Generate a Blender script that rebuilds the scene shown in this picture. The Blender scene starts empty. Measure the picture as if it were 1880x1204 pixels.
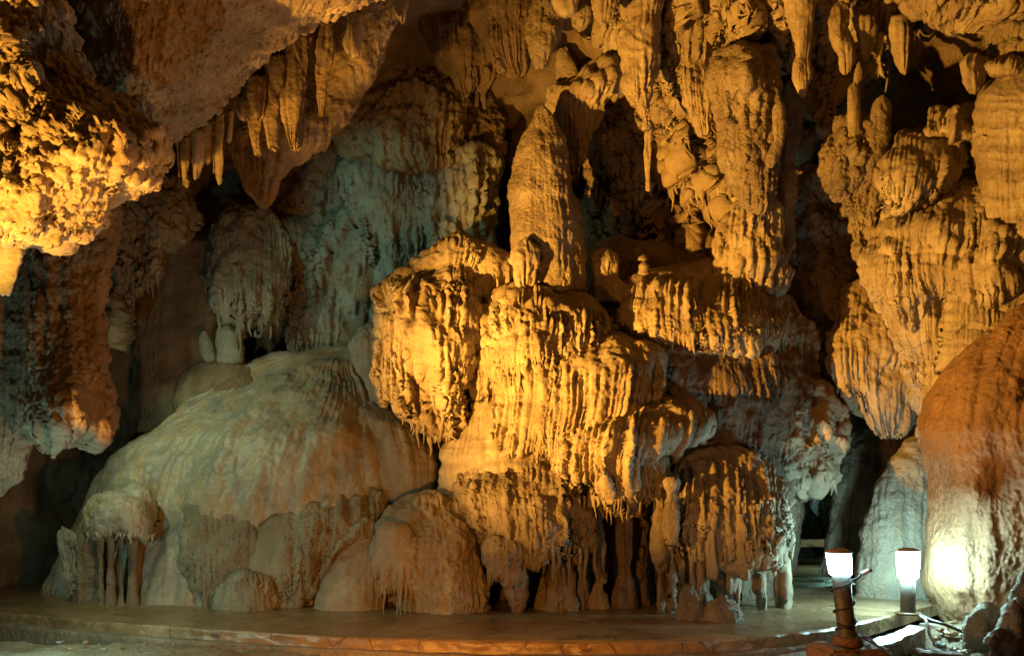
import bpy, bmesh, math, random
import numpy as np
R = math.radians
S = bpy.context.scene
COL = S.collection

# ------------------------------------------------------------------ camera, air, lamps, exposure
FPX, CX, HY, CAMZ = 1253.0, 940.0, 940.0, 1.30     # focal length in photo pixels, principal column, horizon row, eye height
cam_data = bpy.data.cameras.new("camera")
cam = bpy.data.objects.new("camera", cam_data); COL.objects.link(cam)
cam.location = (0, 0, CAMZ); cam.rotation_euler = (R(90), 0, 0)
cam_data.sensor_width = 36.0; cam_data.lens = 36.0 * FPX / 1880.0
cam_data.shift_x = 0.0; cam_data.shift_y = (HY - 602.0) / 1880.0
cam_data.clip_start = 0.05; cam_data.clip_end = 200
S.camera = cam

W = bpy.data.worlds.new("World"); S.world = W; W.use_nodes = True
bg = W.node_tree.nodes["Background"]
bg.inputs[0].default_value = (1.0, 0.34, 0.08, 1); bg.inputs[1].default_value = 0.001

S.view_settings.view_transform = 'Standard'; S.view_settings.look = 'None'
S.view_settings.exposure = 0.0; S.view_settings.gamma = 1.0
S.render.engine = 'CYCLES'
S.cycles.max_bounces = 5; S.cycles.diffuse_bounces = 2; S.cycles.glossy_bounces = 2
S.cycles.use_denoising = True
S.cycles.sample_clamp_indirect = 4.0

def lamp(name, loc, watt, color, radius=0.08, target=None, cone=None, blend=0.3):
    d = bpy.data.lights.new(name, 'SPOT' if target else 'POINT')
    d.energy = watt; d.color = color; d.shadow_soft_size = radius
    if target:
        d.spot_size = R(cone); d.spot_blend = blend
    o = bpy.data.objects.new(name, d); COL.objects.link(o); o.location = loc
    if target:
        v = [target[i] - loc[i] for i in range(3)]
        from mathutils import Vector
        o.rotation_euler = Vector(v).to_track_quat('-Z', 'Y').to_euler()
    return o

WARM = (1.0, 0.475, 0.065)
AMBER = (1.0, 0.38, 0.055)
COOL = (0.48, 1.0, 0.86)
PALE = (0.80, 1.0, 0.60)
lamp("floodlight_key", (-4.75, 5.1, 1.1), 14500, WARM, 0.05, (4.0, 10.0, 6.3), 66, 0.95)
lamp("added_flood_left", (-4.5, 2.7, 0.4), 4000, WARM, 0.09, (-4.0, 4.7, 5.4), 50, 0.2)  # unseen spot added to brighten the craggy overhang outside the key beam
lamp("floodlight_front", (-1.0, 4.3, 0.4), 400, AMBER, 0.10)
lamp("lamp_left", (-4.62, 6.1, 0.75), 110, COOL, 0.08)
lamp("lamp_back", (-6.2, 8.6, 4.2), 205, PALE, 0.12, (-3.4, 10.4, 1.8), 140, 0.7)
lamp("lamp_niche", (-4.2, 8.8, 6.6), 120, (0.42, 1.0, 0.72), 0.10, (-1.9, 12.5, 5.9), 66, 0.7)
lamp("lamp_passage", (7.5, 15.4, 1.3), 60, COOL, 0.10)

# ------------------------------------------------------------------ noise (numpy)
_rng = np.random.RandomState(7)
_P = np.concatenate([_rng.permutation(256)] * 3).astype(np.int32)
_G = _rng.normal(size=(256, 3)); _G /= np.linalg.norm(_G, axis=1, keepdims=True); _G = _G.astype(np.float32)
_J = _rng.rand(256, 3).astype(np.float32)

def perlin(x, y, z):
    x, y, z = (np.asarray(a, np.float32) for a in np.broadcast_arrays(x, y, z))
    xi, yi, zi = np.floor(x).astype(np.int32), np.floor(y).astype(np.int32), np.floor(z).astype(np.int32)
    fx, fy, fz = x - xi, y - yi, z - zi
    u, v, w = (f * f * f * (f * (f * 6 - 15) + 10) for f in (fx, fy, fz))
    xi &= 255; yi &= 255; zi &= 255
    r = 0
    for dx in (0, 1):
        a = _P[xi + dx]
        for dy in (0, 1):
            b = _P[(a + yi + dy) & 255]
            for dz in (0, 1):
                g = _G[_P[(b + zi + dz) & 255]]
                d = g[..., 0] * (fx - dx) + g[..., 1] * (fy - dy) + g[..., 2] * (fz - dz)
                r = r + d * (u if dx else 1 - u) * (v if dy else 1 - v) * (w if dz else 1 - w)
    return r * 1.5

def fbm(x, y, z, n=4, gain=0.5):
    r, a, f = 0, 1.0, 1.0
    for i in range(n):
        r = r + a * perlin(x * f + i * 17.3, y * f + i * 5.1, z * f + i * 9.7); a *= gain; f *= 2.03
    return r

def ridged(x, y, z, n=4, gain=0.5):
    r, a, f = 0, 1.0, 1.0
    for i in range(n):
        r = r + a * (1 - 2.2 * np.abs(perlin(x * f + i * 11.3, y * f + i * 7.1, z * f + i * 3.7))); a *= gain; f *= 2.03
    return r

def worley(x, y, z):
    xi, yi, zi = np.floor(x).astype(np.int32), np.floor(y).astype(np.int32), np.floor(z).astype(np.int32)
    best = np.full(x.shape, 9.0, np.float32)
    for dx in (-1, 0, 1):
        a = _P[(xi + dx) & 255]
        for dy in (-1, 0, 1):
            b = _P[(a + yi + dy) & 255]
            for dz in (-1, 0, 1):
                j = _J[_P[(b + zi + dz) & 255]]
                d = (xi + dx + j[..., 0] - x) ** 2 + (yi + dy + j[..., 1] - y) ** 2 + (zi + dz + j[..., 2] - z) ** 2
                best = np.minimum(best, d)
    return np.sqrt(best)

def sstep(a, b, x):
    t = np.clip((x - a) / (b - a + 1e-9), 0, 1); return t * t * (3 - 2 * t)

# ------------------------------------------------------------------ materials
def mat_rock(name, cols, streak=None, streak_f=0.35, bump=0.5, popb=0.35, rough=0.72, scale=1.0, spec=0.35, grit=34.0):
    m = bpy.data.materials.new(name); m.use_nodes = True
    nt = m.node_tree; N, L = nt.nodes, nt.links
    p = N["Principled BSDF"]
    geo = N.new("ShaderNodeNewGeometry")
    n1 = N.new("ShaderNodeTexNoise"); n1.inputs["Scale"].default_value = 1.3 * scale; n1.inputs["Detail"].default_value = 7; n1.inputs["Roughness"].default_value = 0.62
    L.new(geo.outputs["Position"], n1.inputs["Vector"])
    rp = N.new("ShaderNodeValToRGB"); e = rp.color_ramp.elements
    e[0].position = 0.32; e[0].color = (*cols[0], 1); e[1].position = 0.68; e[1].color = (*cols[2], 1)
    k = e.new(0.5); k.color = (*cols[1], 1)
    L.new(n1.outputs["Fac"], rp.inputs["Fac"])
    c = rp.outputs["Color"]
    mp = N.new("ShaderNodeMapping"); mp.inputs["Scale"].default_value = (4.5, 4.5, 0.55)
    L.new(geo.outputs["Position"], mp.inputs["Vector"])
    n2 = N.new("ShaderNodeTexNoise"); n2.inputs["Scale"].default_value = 1.0; n2.inputs["Detail"].default_value = 5; n2.inputs["Distortion"].default_value = 0.4
    L.new(mp.outputs["Vector"], n2.inputs["Vector"])
    if streak:
        r2 = N.new("ShaderNodeValToRGB"); r2.color_ramp.elements[0].position = 0.45; r2.color_ramp.elements[1].position = 0.62
        r2.color_ramp.elements[0].color = (0, 0, 0, 1); r2.color_ramp.elements[1].color = (streak_f,) * 3 + (1,)
        L.new(n2.outputs["Fac"], r2.inputs["Fac"])
        mx = N.new("ShaderNodeMix"); mx.data_type = 'RGBA'
        L.new(r2.outputs["Color"], mx.inputs[0]); L.new(c, mx.inputs[6]); mx.inputs[7].default_value = (*streak, 1)
        c = mx.outputs[2]
    n3 = N.new("ShaderNodeTexNoise"); n3.inputs["Scale"].default_value = grit; n3.inputs["Detail"].default_value = 5; n3.inputs["Roughness"].default_value = 0.7
    L.new(geo.outputs["Position"], n3.inputs["Vector"])
    mr = N.new("ShaderNodeMapRange"); mr.inputs[1].default_value = 0.25; mr.inputs[2].default_value = 0.75; mr.inputs[3].default_value = 0.72; mr.inputs[4].default_value = 1.2
    L.new(n3.outputs["Fac"], mr.inputs[0])
    m2 = N.new("ShaderNodeMix"); m2.data_type = 'RGBA'; m2.blend_type = 'MULTIPLY'; m2.inputs[0].default_value = 1.0
    L.new(c, m2.inputs[6]); L.new(mr.outputs[0], m2.inputs[7])
    L.new(m2.outputs[2], p.inputs["Base Color"])
    p.inputs["Roughness"].default_value = rough; p.inputs["Specular IOR Level"].default_value = spec
    vo = N.new("ShaderNodeTexVoronoi"); vo.feature = 'SMOOTH_F1'; vo.inputs["Scale"].default_value = grit * 0.62
    L.new(geo.outputs["Position"], vo.inputs["Vector"])
    ma = N.new("ShaderNodeMath"); ma.operation = 'MULTIPLY_ADD'; ma.inputs[1].default_value = -popb
    L.new(vo.outputs["Distance"], ma.inputs[0]); L.new(n3.outputs["Fac"], ma.inputs[2])
    b = N.new("ShaderNodeBump"); b.inputs["Strength"].default_value = bump; b.inputs["Distance"].default_value = 0.045
    L.new(ma.outputs[0], b.inputs["Height"]); L.new(b.outputs["Normal"], p.inputs["Normal"])
    return m

def add_cracks(m, scale=2.2, width=.018, dark=.35):
    nt = m.node_tree; N, L = nt.nodes, nt.links; p = N["Principled BSDF"]
    geo = N.new("ShaderNodeNewGeometry"); nz = N.new("ShaderNodeTexNoise"); nz.inputs["Scale"].default_value = 1.7; nz.inputs["Detail"].default_value = 4
    L.new(geo.outputs["Position"], nz.inputs["Vector"])
    mx = N.new("ShaderNodeMix"); mx.data_type = 'VECTOR'; mx.inputs[0].default_value = .22
    L.new(geo.outputs["Position"], mx.inputs[4]); L.new(nz.outputs["Color"], mx.inputs[5])
    vo = N.new("ShaderNodeTexVoronoi"); vo.feature = 'DISTANCE_TO_EDGE'; vo.inputs["Scale"].default_value = scale
    L.new(mx.outputs[1], vo.inputs["Vector"])
    mr = N.new("ShaderNodeMapRange"); mr.inputs[1].default_value = 0.0; mr.inputs[2].default_value = width; mr.inputs[3].default_value = dark; mr.inputs[4].default_value = 1.0
    L.new(vo.outputs["Distance"], mr.inputs[0])
    src = p.inputs["Base Color"].links[0].from_socket
    mm = N.new("ShaderNodeMix"); mm.data_type = 'RGBA'; mm.blend_type = 'MULTIPLY'; mm.inputs[0].default_value = 1
    L.new(src, mm.inputs[6]); L.new(mr.outputs[0], mm.inputs[7]); L.new(mm.outputs[2], p.inputs["Base Color"])
    n4 = N.new("ShaderNodeTexNoise"); n4.inputs["Scale"].default_value = 1.1; n4.inputs["Detail"].default_value = 7
    L.new(geo.outputs["Position"], n4.inputs["Vector"])
    r4 = N.new("ShaderNodeMapRange"); r4.inputs[1].default_value = .35; r4.inputs[2].default_value = .65; r4.inputs[3].default_value = .12; r4.inputs[4].default_value = .45
    L.new(n4.outputs["Fac"], r4.inputs[0]); L.new(r4.outputs[0], p.inputs["Roughness"])

def mat_plain(name, col, rough=0.6, metal=0.0, spec=0.4, var=0.25, bump=0.2, scale=20):
    m = bpy.data.materials.new(name); m.use_nodes = True
    nt = m.node_tree; N, L = nt.nodes, nt.links; p = N["Principled BSDF"]
    tc = N.new("ShaderNodeNewGeometry"); n = N.new("ShaderNodeTexNoise"); n.inputs["Scale"].default_value = scale; n.inputs["Detail"].default_value = 6
    L.new(tc.outputs["Position"], n.inputs["Vector"])
    r = N.new("ShaderNodeValToRGB"); r.color_ramp.elements[0].position = 0.3; r.color_ramp.elements[1].position = 0.7
    r.color_ramp.elements[0].color = tuple(c * (1 - var) for c in col) + (1,); r.color_ramp.elements[1].color = tuple(min(1, c * (1 + var)) for c in col) + (1,)
    L.new(n.outputs["Fac"], r.inputs["Fac"]); L.new(r.outputs["Color"], p.inputs["Base Color"])
    p.inputs["Roughness"].default_value = rough; p.inputs["Metallic"].default_value = metal; p.inputs["Specular IOR Level"].default_value = spec
    if bump:
        b = N.new("ShaderNodeBump"); b.inputs["Strength"].default_value = bump; b.inputs["Distance"].default_value = 0.01
        L.new(n.outputs["Fac"], b.inputs["Height"]); L.new(b.outputs["Normal"], p.inputs["Normal"])
    return m

M = {
 'ochre': mat_rock("ochre_flowstone", [(0.194, 0.144, 0.094), (0.320, 0.248, 0.160), (0.440, 0.361, 0.246)], (.24, .17, .11), 0.5),
 'smooth': mat_rock("smooth_flowstone", [(0.202, 0.151, 0.101), (0.304, 0.240, 0.160), (0.414, 0.343, 0.246)], (.24, .18, .12), 0.4, bump=0.3, popb=0.2, rough=0.6),
 'pale': mat_rock("pale_wet_flowstone", [(0.180, 0.180, 0.158), (0.336, 0.320, 0.264), (0.458, 0.414, 0.317)], (.40, .29, .15), 0.75, bump=0.22, popb=0.2, rough=0.48, spec=0.5, scale=1.3),
 'paleg': mat_rock("olive_grainy_flowstone", [(.19, .17, .125), (.31, .28, .21), (.40, .355, .255)], (.25, .18, .10), 0.6, bump=0.7, popb=0.6, grit=42, rough=.6),
 'grey': mat_rock("grey_limestone", [(0.158, 0.151, 0.130), (0.272, 0.264, 0.224), (0.387, 0.370, 0.317)], (.26, .20, .14), 0.5, bump=0.5),
 'boulder': mat_rock("rust_brown_rock", [(.19, .10, .045), (.27, .15, .07), (.34, .20, .10)], (.17, .10, .055), 0.5, bump=0.5, popb=0.4, rough=.65),
 'brown': mat_rock("brown_rock", [(0.144, 0.101, 0.065), (0.240, 0.176, 0.112), (0.352, 0.264, 0.176)], (.18, .12, .08), 0.5, bump=0.6, popb=0.5),
 'grain': mat_rock("grainy_flowstone", [(0.15, 0.11, 0.072), (0.25, 0.19, 0.125), (0.36, 0.29, 0.20)], (.20, .15, .10), 0.5, bump=0.8, popb=0.7, grit=42),
 'dark': mat_rock("dark_and_shaded_rock", [(0.086, 0.058, 0.036), (0.152, 0.104, 0.068), (0.229, 0.167, 0.114)], (.10, .07, .045), 0.5, bump=0.6),  # dark tone, also stands in for shade on recessed and hanging rock
 'mud': mat_rock("dried_mud", [(0.173, 0.122, 0.072), (0.272, 0.200, 0.128), (0.370, 0.290, 0.194)], None, 0, bump=0.9, popb=0.5, rough=0.7, grit=26),
 'concrete': mat_rock("damp_concrete", [(.19, .115, .055), (.28, .18, .09), (.35, .235, .13)], (.16, .10, .05), 0.4, bump=0.3, popb=0.1, rough=0.36, spec=0.6, grit=16),
 'old': mat_rock("old_concrete", [(0.122, 0.101, 0.072), (0.216, 0.184, 0.136), (0.317, 0.273, 0.202)], (.20, .16, .12), 0.4, bump=0.25, popb=0.1, rough=0.42, spec=0.5, grit=18),
 'brick': mat_rock("old_brick", [(0.180, 0.086, 0.043), (0.288, 0.144, 0.072), (0.387, 0.220, 0.123)], None, 0, bump=0.8, popb=0.4, grit=40),
 'pipe': mat_plain("worn_grey_post", (.10, .085, .07), 0.5, 0.0, 0.5, 0.35, 0.3, 30),
 'cap': mat_plain("lamp_cap_metal", (.35, .26, .20), 0.45, 0.3),
 'cable': mat_plain("black_cable", (.035, .03, .028), 0.5, bump=0),
 'hose': mat_plain("pale_conduit", (.45, .42, .36), 0.5, bump=0),
 'tape': mat_plain("white_tape", (.75, .72, .68), 0.5, bump=0),
 'wood': mat_plain("weathered_plank", (.26, .21, .16), 0.7, 0, 0.3, 0.3, 0.5, 14),
}
add_cracks(M['concrete'])
def mat_glow(name, col, e):
    m = bpy.data.materials.new(name); m.use_nodes = True; p = m.node_tree.nodes["Principled BSDF"]
    p.inputs["Base Color"].default_value = (.8, .85, .85, 1); p.inputs["Emission Color"].default_value = (*col, 1); p.inputs["Emission Strength"].default_value = e
    return m
M['glow'] = mat_glow('lit_lamp_glass', (.55, .97, 1.0), 26)
M['glow_strong'] = mat_glow('bright_lamp_glass', (.50, .95, 1.0), 290)
# ------------------------------------------------------------------ helpers
def tag(o, label=None, cat=None, group=None, kind=None):
    if label: o['label'] = label
    if cat: o['category'] = cat
    if group: o['group'] = group
    if kind: o['kind'] = kind
    return o

def link_mesh(name, V, F, m, parent=None, origin=None, smooth=True):
    """V (n,3) world, F (k,4) quads or list of arrays."""
    V = np.asarray(V, np.float32)
    if origin is None:
        lo, hi = V.min(0), V.max(0); origin = np.array([(lo[0] + hi[0]) / 2, (lo[1] + hi[1]) / 2, lo[2]], np.float32)
    me = bpy.data.meshes.new(name)
    Fs = [np.asarray(f, np.int32) for f in (F if isinstance(F, list) else [F]) if len(f)]
    me.vertices.add(len(V)); me.vertices.foreach_set("co", (V - origin).ravel())
    nl = sum(f.size for f in Fs); npoly = sum(len(f) for f in Fs)
    me.loops.add(nl); me.loops.foreach_set("vertex_index", np.concatenate([f.ravel() for f in Fs]))
    me.polygons.add(npoly)
    tot = np.concatenate([np.full(len(f), f.shape[1], np.int32) for f in Fs])
    me.polygons.foreach_set("loop_start", np.concatenate([[0], np.cumsum(tot)[:-1]]).astype(np.int32))
    me.polygons.foreach_set("loop_total", tot)
    me.polygons.foreach_set("use_smooth", np.full(npoly, smooth))
    me.update(calc_edges=True); me.validate()
    me.materials.append(m)
    o = bpy.data.objects.new(name, me); COL.objects.link(o)
    if parent is not None:
        o.parent = parent; o.location = tuple(float(v) for v in (np.asarray(origin) - np.array(parent.location)))
    else:
        o.location = tuple(float(v) for v in origin)
    return o

def empty(name, loc, label, cat, group=None):
    o = bpy.data.objects.new(name, None); COL.objects.link(o); o.location = loc; o.empty_display_size = 0.1
    return tag(o, label, cat, group)

def at(px, py, Y):
    return (px - CX) / FPX * Y, Y, CAMZ + (HY - py) / FPX * Y

def ground(px, py, z=0.0):
    Y = FPX * (CAMZ - z) / (py - HY); return ((px - CX) / FPX * Y, Y, z)

def normals(G):
    du = np.gradient(G, axis=1); dv = np.gradient(G, axis=0)
    n = np.cross(dv, du); l = np.linalg.norm(n, axis=-1, keepdims=True); return n / np.maximum(l, 1e-9)

STY = {  # lump amp,scale | flute amp,freq | ridged amp,scale | popcorn amp,scale | tiers amp,freq | fine amp
 'flute':  dict(lump=(.09, 1.1), fl=(.060, 6.0), rug=(.022, 3.0), pop=None, tier=None, fine=.012, lip=(.05, .9)),
 'drape':  dict(lump=(.10, 1.2), fl=(.075, 6.5), rug=(.020, 3.0), pop=None, tier=None, fine=.012, lip=(.055, .7)),
 'smooth': dict(lump=(.08, 0.9), fl=(.012, 3.0), rug=(.006, 2.0), pop=None, tier=None, fine=.008),
 'grain':  dict(lump=(.08, 1.2), fl=(.035, 7.0), rug=(.022, 3.0), pop=(.022, .055), tier=None, fine=.012, lip=(.05, 1.2)),
 'pop':    dict(lump=(.07, 1.4), fl=(.030, 5.0), rug=(.030, 3.0), pop=(.035, .085), tier=None, fine=.012),
 'rug':    dict(lump=(.15, 1.0), fl=(.030, 3.0), rug=(.110, 1.3), pop=None, tier=None, fine=.030),
 'wall':   dict(lump=(.22, 0.8), fl=(.10, 3.0), rug=(.090, 1.5), pop=None, tier=None, fine=.018, lip=(.16, .6)),
 'tier':   dict(lump=(.06, 1.0), fl=(.030, 6.0), rug=(.010, 3.0), pop=None, tier=(.07, 3.2), fine=.010),
}
_seed = [0]

def displace(G, phi, tt, hm, style, scale=1.0, fl0=(.05, .25), over=None):
    """push a grid of points along its normals: lumps, flutes, ridges, popcorn, terraces."""
    st = dict(STY[style]); st.update(over or {})
    pass
    _seed[0] += 1; sd = _seed[0] * 13.37
    n = normals(G)
    a, f = st['lump']; x, y, z = G[..., 0], G[..., 1], G[..., 2]
    d = a * scale * fbm(x * f + sd, y * f, z * f * .8, 3)
    if st['rug']:
        a, f = st['rug']; d = d + a * scale * (ridged(x * f + sd, y * f, z * f * .7, 5, .55) - .6)
    G = G + n * d[..., None]
    n = normals(G); x, y, z = G[..., 0], G[..., 1], G[..., 2]
    d = 0
    a, f = st['fl']
    w = phi * f * 2.8
    wob = .35 * perlin(w * .5, tt * hm * 1.1, sd)
    b1 = (np.abs(perlin(w + wob, .35 + tt * hm * .22, sd + 3.3)) * 2.2) ** .8
    b2 = (np.abs(perlin(w * 2.1 + wob, tt * hm * .5, sd + 9.1)) * 2.2) ** .8
    b0 = np.abs(perlin(w * .37 + wob, .2 + tt * hm * .2, sd + 5.5)) * 2.2
    b = .8 * b1 + .4 * b2 + .75 * b0
    rag = .10 * perlin(w * .8, 0 * w, sd + 21.)
    mk = sstep(fl0[0], fl0[1], tt + rag)
    if st.get('lip'):
        la, lf = st['lip']
        q = tt * hm * lf + 1.1 * perlin(phi * .55, 0 * phi + 3.1, sd) + .5 * perlin(phi * 1.7, tt * hm * .4, sd + 7) - .16 * b1 + sd
        fr = q - np.floor(q)
        lipd = la * scale * (sstep(0, .5, fr) - sstep(.9, 1.0, fr) - .45) * (.3 + .9 * sstep(-.3, .4, perlin(phi * .6, tt * hm * .8, sd + 60.)))
        mk = mk * (.35 + .75 * sstep(.08, .42, fr))
    else: lipd = 0
    reg = .45 + .75 * sstep(-.25, .35, perlin(w * .17, tt * hm * .5, sd + 40.))
    d = a * scale * (b - 1.0) * mk * reg + lipd
    if st['tier']:
        a, f = st['tier']; q = tt * hm * f + .9 * perlin(x * 1.6, y * 1.6, sd) + .4 * perlin(x * 4, y * 4, z * 2 + sd)
        fr = q - np.floor(q); d = d + a * scale * (np.sqrt(np.clip(fr, 0, 1)) * sstep(1.0, .86, fr) - .5)
    if st['pop'] is not None:
        a, s = st['pop']; s *= scale ** .3
        wz = worley(x / s, y / s, z / s * .85)
        msk = sstep(-.35, .15, perlin(x * 1.3 + sd, y * 1.3, z * 1.3))
        d = d + a * scale * np.sqrt(np.clip(1 - wz * wz, 0, 1)) * msk
    ff = st['fine']
    d = d + ff * 1.5 * scale * fbm(x * 7 + sd, y * 7, z * 4.5, 5, .65)
    return G + n * d[..., None], b

def grid_faces(nr, nc, wrap):
    r = np.arange(nr - 1)[:, None]; c = np.arange(nc if wrap else nc - 1)[None, :]
    c2 = (c + 1) % nc
    return np.stack([r * nc + c, (r + 1) * nc + c, (r + 1) * nc + c2, r * nc + c2], -1).reshape(-1, 4)

def smooth1(a, k):
    if k < 1: return a
    w = np.hanning(2 * k + 3)[1:-1]; w /= w.sum()
    p = np.concatenate([2 * a[0] - a[k:0:-1], a, 2 * a[-1] - a[-2:-k - 2:-1]])
    return np.convolve(p, w, 'valid')

def body(rows, Y, dr=.8, lean=0., style='flute', scale=1.0, res=1.9, sq=2.0, cap=(16, 10), hem=0, dep=(), fl0=(.05, .25), over=None, drips=None, sm=10, dmax=9, fan=.3, edge=.06, others=(), kf=.25, spec_only=False):
    """closed solid whose outline passes through rows (y, x_left, x_right); returns V, F."""
    rows = np.array(rows, float)
    y0, y1 = rows[0, 0], rows[-1, 0]
    nr = max(10, int((y1 - y0) / res))
    ys = np.linspace(y0, y1, nr); stp = (y1 - y0) / (nr - 1)
    k = int(min(sm / stp, nr // 3))
    xl = smooth1(np.interp(ys, rows[:, 0], rows[:, 1]), k); xr = smooth1(np.interp(ys, rows[:, 0], rows[:, 2]), k)
    hw_ = (xr - xl) / 2; ea = edge * np.minimum(hw_, 130)
    e1 = float(rows[0, 1]) * .37
    xl = xl + ea * (perlin(ys * .022, 0 * ys + e1, 0 * ys) + .55 * perlin(ys * .07, 0 * ys + e1, 0 * ys + 3))
    xr = xr + ea * (perlin(ys * .022, 0 * ys + e1, 0 * ys + 11) + .55 * perlin(ys * .07, 0 * ys + e1, 0 * ys + 15))
    hwd = np.maximum(hw_, .8)
    xc, hw = (xl + xr) / 2, np.maximum((xr - xl) / 2, .8)
    def capf(u): u = np.clip(u, 0, 1); return np.sqrt(np.maximum(1 - (1 - u) ** 2, 0))
    m = capf((ys - y0) / max(cap[0], .1) + .0) * capf((y1 - ys) / max(cap[1], .1))
    m = np.maximum(m, .02)
    iw = int(np.argmax(hw)); HW0, XC0 = hw[iw] * 1.02, xc[iw]
    hw = hw * m
    tt = (ys - y0) / (y1 - y0)
    Yc = Y + (lean * (1 - tt) ** 2 if lean > 0 else lean * (1 - tt))
    hm_px = hw.max()
    hd = np.minimum(dr * hwd * m / FPX * Y, dmax * m)
    if spec_only: return (ys, xc, hw, hd, Yc, sq)
    nf = max(12, int(hm_px * 2.6 / res)); nb = max(6, nf // 4)
    th = np.concatenate([np.linspace(np.pi, 0, nf), np.linspace(0, -np.pi, nb + 2)[1:-1]])
    c, s = np.cos(th), np.sin(th)
    e = 2.0 / sq
    cx_, sy_ = np.sign(c) * np.abs(c) ** e, np.sign(s) * np.abs(s) ** e
    PX = xc[:, None] + hw[:, None] * cx_[None]
    PY = np.repeat(ys[:, None], len(th), 1)
    YY = Yc[:, None] - hd[:, None] * sy_[None]
    front = np.clip(sy_, 0, 1)[None]
    for (gx, gy, dY, rad) in dep:
        g = np.exp(-(((PX - gx) / rad) ** 2 + ((PY - gy) / rad) ** 2)); YY = YY + dY * g * front
    if others:
        bul = 0 * YY
        for (oy, oxc, ohw, ohd, oYc, osq) in others:
            if oy[-1] < y0 or oy[0] > y1: continue
            u = np.abs(PX - np.interp(PY, oy, oxc)) / np.interp(PY, oy, ohw)
            ok = (u < 1) & (PY > oy[0]) & (PY < oy[-1])
            if not ok.any(): continue
            Yo = np.interp(PY, oy, oYc) - np.interp(PY, oy, ohd) * np.power(np.clip(1 - np.clip(u, 0, 1) ** osq, 0, 1), 1 / osq)
            dd = np.clip(kf - np.abs(Yo - YY), 0, kf)
            bul = np.maximum(bul, np.where(ok, dd * dd / (4 * kf), 0))
        YY = YY - bul * (front > 0)
    hm = (y1 - y0) / FPX * Y
    per = np.pi * hm_px / FPX * Y * (1 + dr) / 2
    phi = (np.abs(th) / np.pi)[None] * np.ones((nr, 1))
    phx = np.arccos(np.clip((PX - XC0) / HW0, -1, 1)) / np.pi
    phi = (fan * phi + (1 - fan) * phx) * per
    T = np.repeat(tt[:, None], len(th), 1)
    if hem:
        # uneven lower edge
        ff_ = (over or {}).get('fl', STY[style]['fl'])[1] * 2.8
        wv = .55 * np.abs(perlin(phi * ff_, 0 * phi + .35, 0 * phi + (_seed[0] + 1) * 13.37 + 3.3)) * 2.2 + .5 * fbm(phi * 1.1, 0 * phi + _seed[0] * 1.7, 0 * phi + 4, 2)
        PY = PY + hem * 1.6 * (wv - .4) * sstep(.35, 1.0, T) ** 1.5
    X = (PX - CX) / FPX * YY; Z = CAMZ + (HY - PY) / FPX * YY
    G = np.stack([X, YY, Z], -1).astype(np.float32)
    G, b = displace(G, phi.astype(np.float32), T.astype(np.float32), hm, style, scale, fl0, over)
    nc = len(th)
    V = G.reshape(-1, 3); F = grid_faces(nr, nc, True)[:, ::-1]
    V = np.concatenate([V, G[0].mean(0)[None], G[-1].mean(0)[None]])
    i0, i1 = nr * nc, nr * nc + 1
    cc = np.arange(nc); c2 = (cc + 1) % nc
    T1 = np.stack([np.full(nc, i0), cc, c2], -1); T2 = np.stack([np.full(nc, i1), (nr - 1) * nc + c2, (nr - 1) * nc + cc], -1)
    Fs = [F, np.concatenate([T1, T2])]
    if drips:
        n, ln, wd, td = drips; n = int(n * 1.6)
        rg = np.random.RandomState(int(Y * 100) + n + int(y0))
        VV, FF, off = [V], [F], len(V); TT = [Fs[1]]
        for i in range(n):
            j = int((i + rg.rand()) / n * (nf - 1)); r0 = int(np.clip(td + rg.uniform(-.06, .04), 0, .985) * (nr - 1))
            p = G[r0, j]; Ym = p[1]
            l = ln * (0.35 + rg.rand() ** 1.6 * 1.0) / FPX * Ym; w = wd * rg.uniform(.6, 1.4) / FPX * Ym / 2
            v, f = cone(p + np.array([0, .02, l * .25]), p + np.array([rg.uniform(-.02, .02), 0, -l]), w, w * .12, 8, 9, rg)
            VV.append(v); FF.append(f + off); off += len(v)
        V = np.concatenate(VV); Fs = [np.concatenate(FF), TT[0]]
    return V, Fs

def cone(a, b, r0, r1, nc=10, nr=10, rg=None, bulge=.15):
    a, b = np.asarray(a, float), np.asarray(b, float)
    t = np.linspace(0, 1, nr)[:, None]; th = np.linspace(0, 2 * np.pi, nc, endpoint=False)[None]
    rr = (r0 + (r1 - r0) * t ** .85) * (1 + bulge * np.sin(t * 9 + (rg.rand() * 6 if rg is not None else 0)))
    C = a + (b - a) * t
    wob = (0.5 * r0) * np.sin(t * 5 + (rg.rand() * 6 if rg is not None else 0)) * t
    X = C[:, :1] + wob + rr * np.cos(th); Yy = C[:, 1:2] + rr * np.sin(th); Z = C[:, 2:3] + 0 * th
    return np.stack([X, Yy, Z], -1).reshape(-1, 3), grid_faces(nr, nc, True)

FUSE = {}; QUEUE = []
SEC = [None]; KF = [None]
def rock(name, label, cat, rows, Y, mat='ochre', group=None, parent=None, kind=None, fuse='sec', **kw):
    f = SEC[0] if fuse == 'sec' else fuse
    if KF[0] and 'kf' not in kw: kw['kf'] = KF[0]
    if f is None: return make_rock((name, label, cat, rows, Y, mat, group, parent, kind, kw), ())
    FUSE.setdefault(f, []).append(body(rows, Y, spec_only=True, **kw))
    QUEUE.append((f, len(FUSE[f]) - 1, (name, label, cat, rows, Y, mat, group, parent, kind, kw)))
def make_rock(a, others):
    name, label, cat, rows, Y, mat, group, parent, kind, kw = a
    V, F = body(rows, Y, others=others, **kw)
    o = link_mesh(name, V, F, M[mat], parent)
    if parent is None: tag(o, label, cat, group, kind)
    return o
def flush():
    for f, i, a in QUEUE: make_rock(a, [s for k, s in enumerate(FUSE[f]) if k != i])
    QUEUE.clear()

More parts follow.
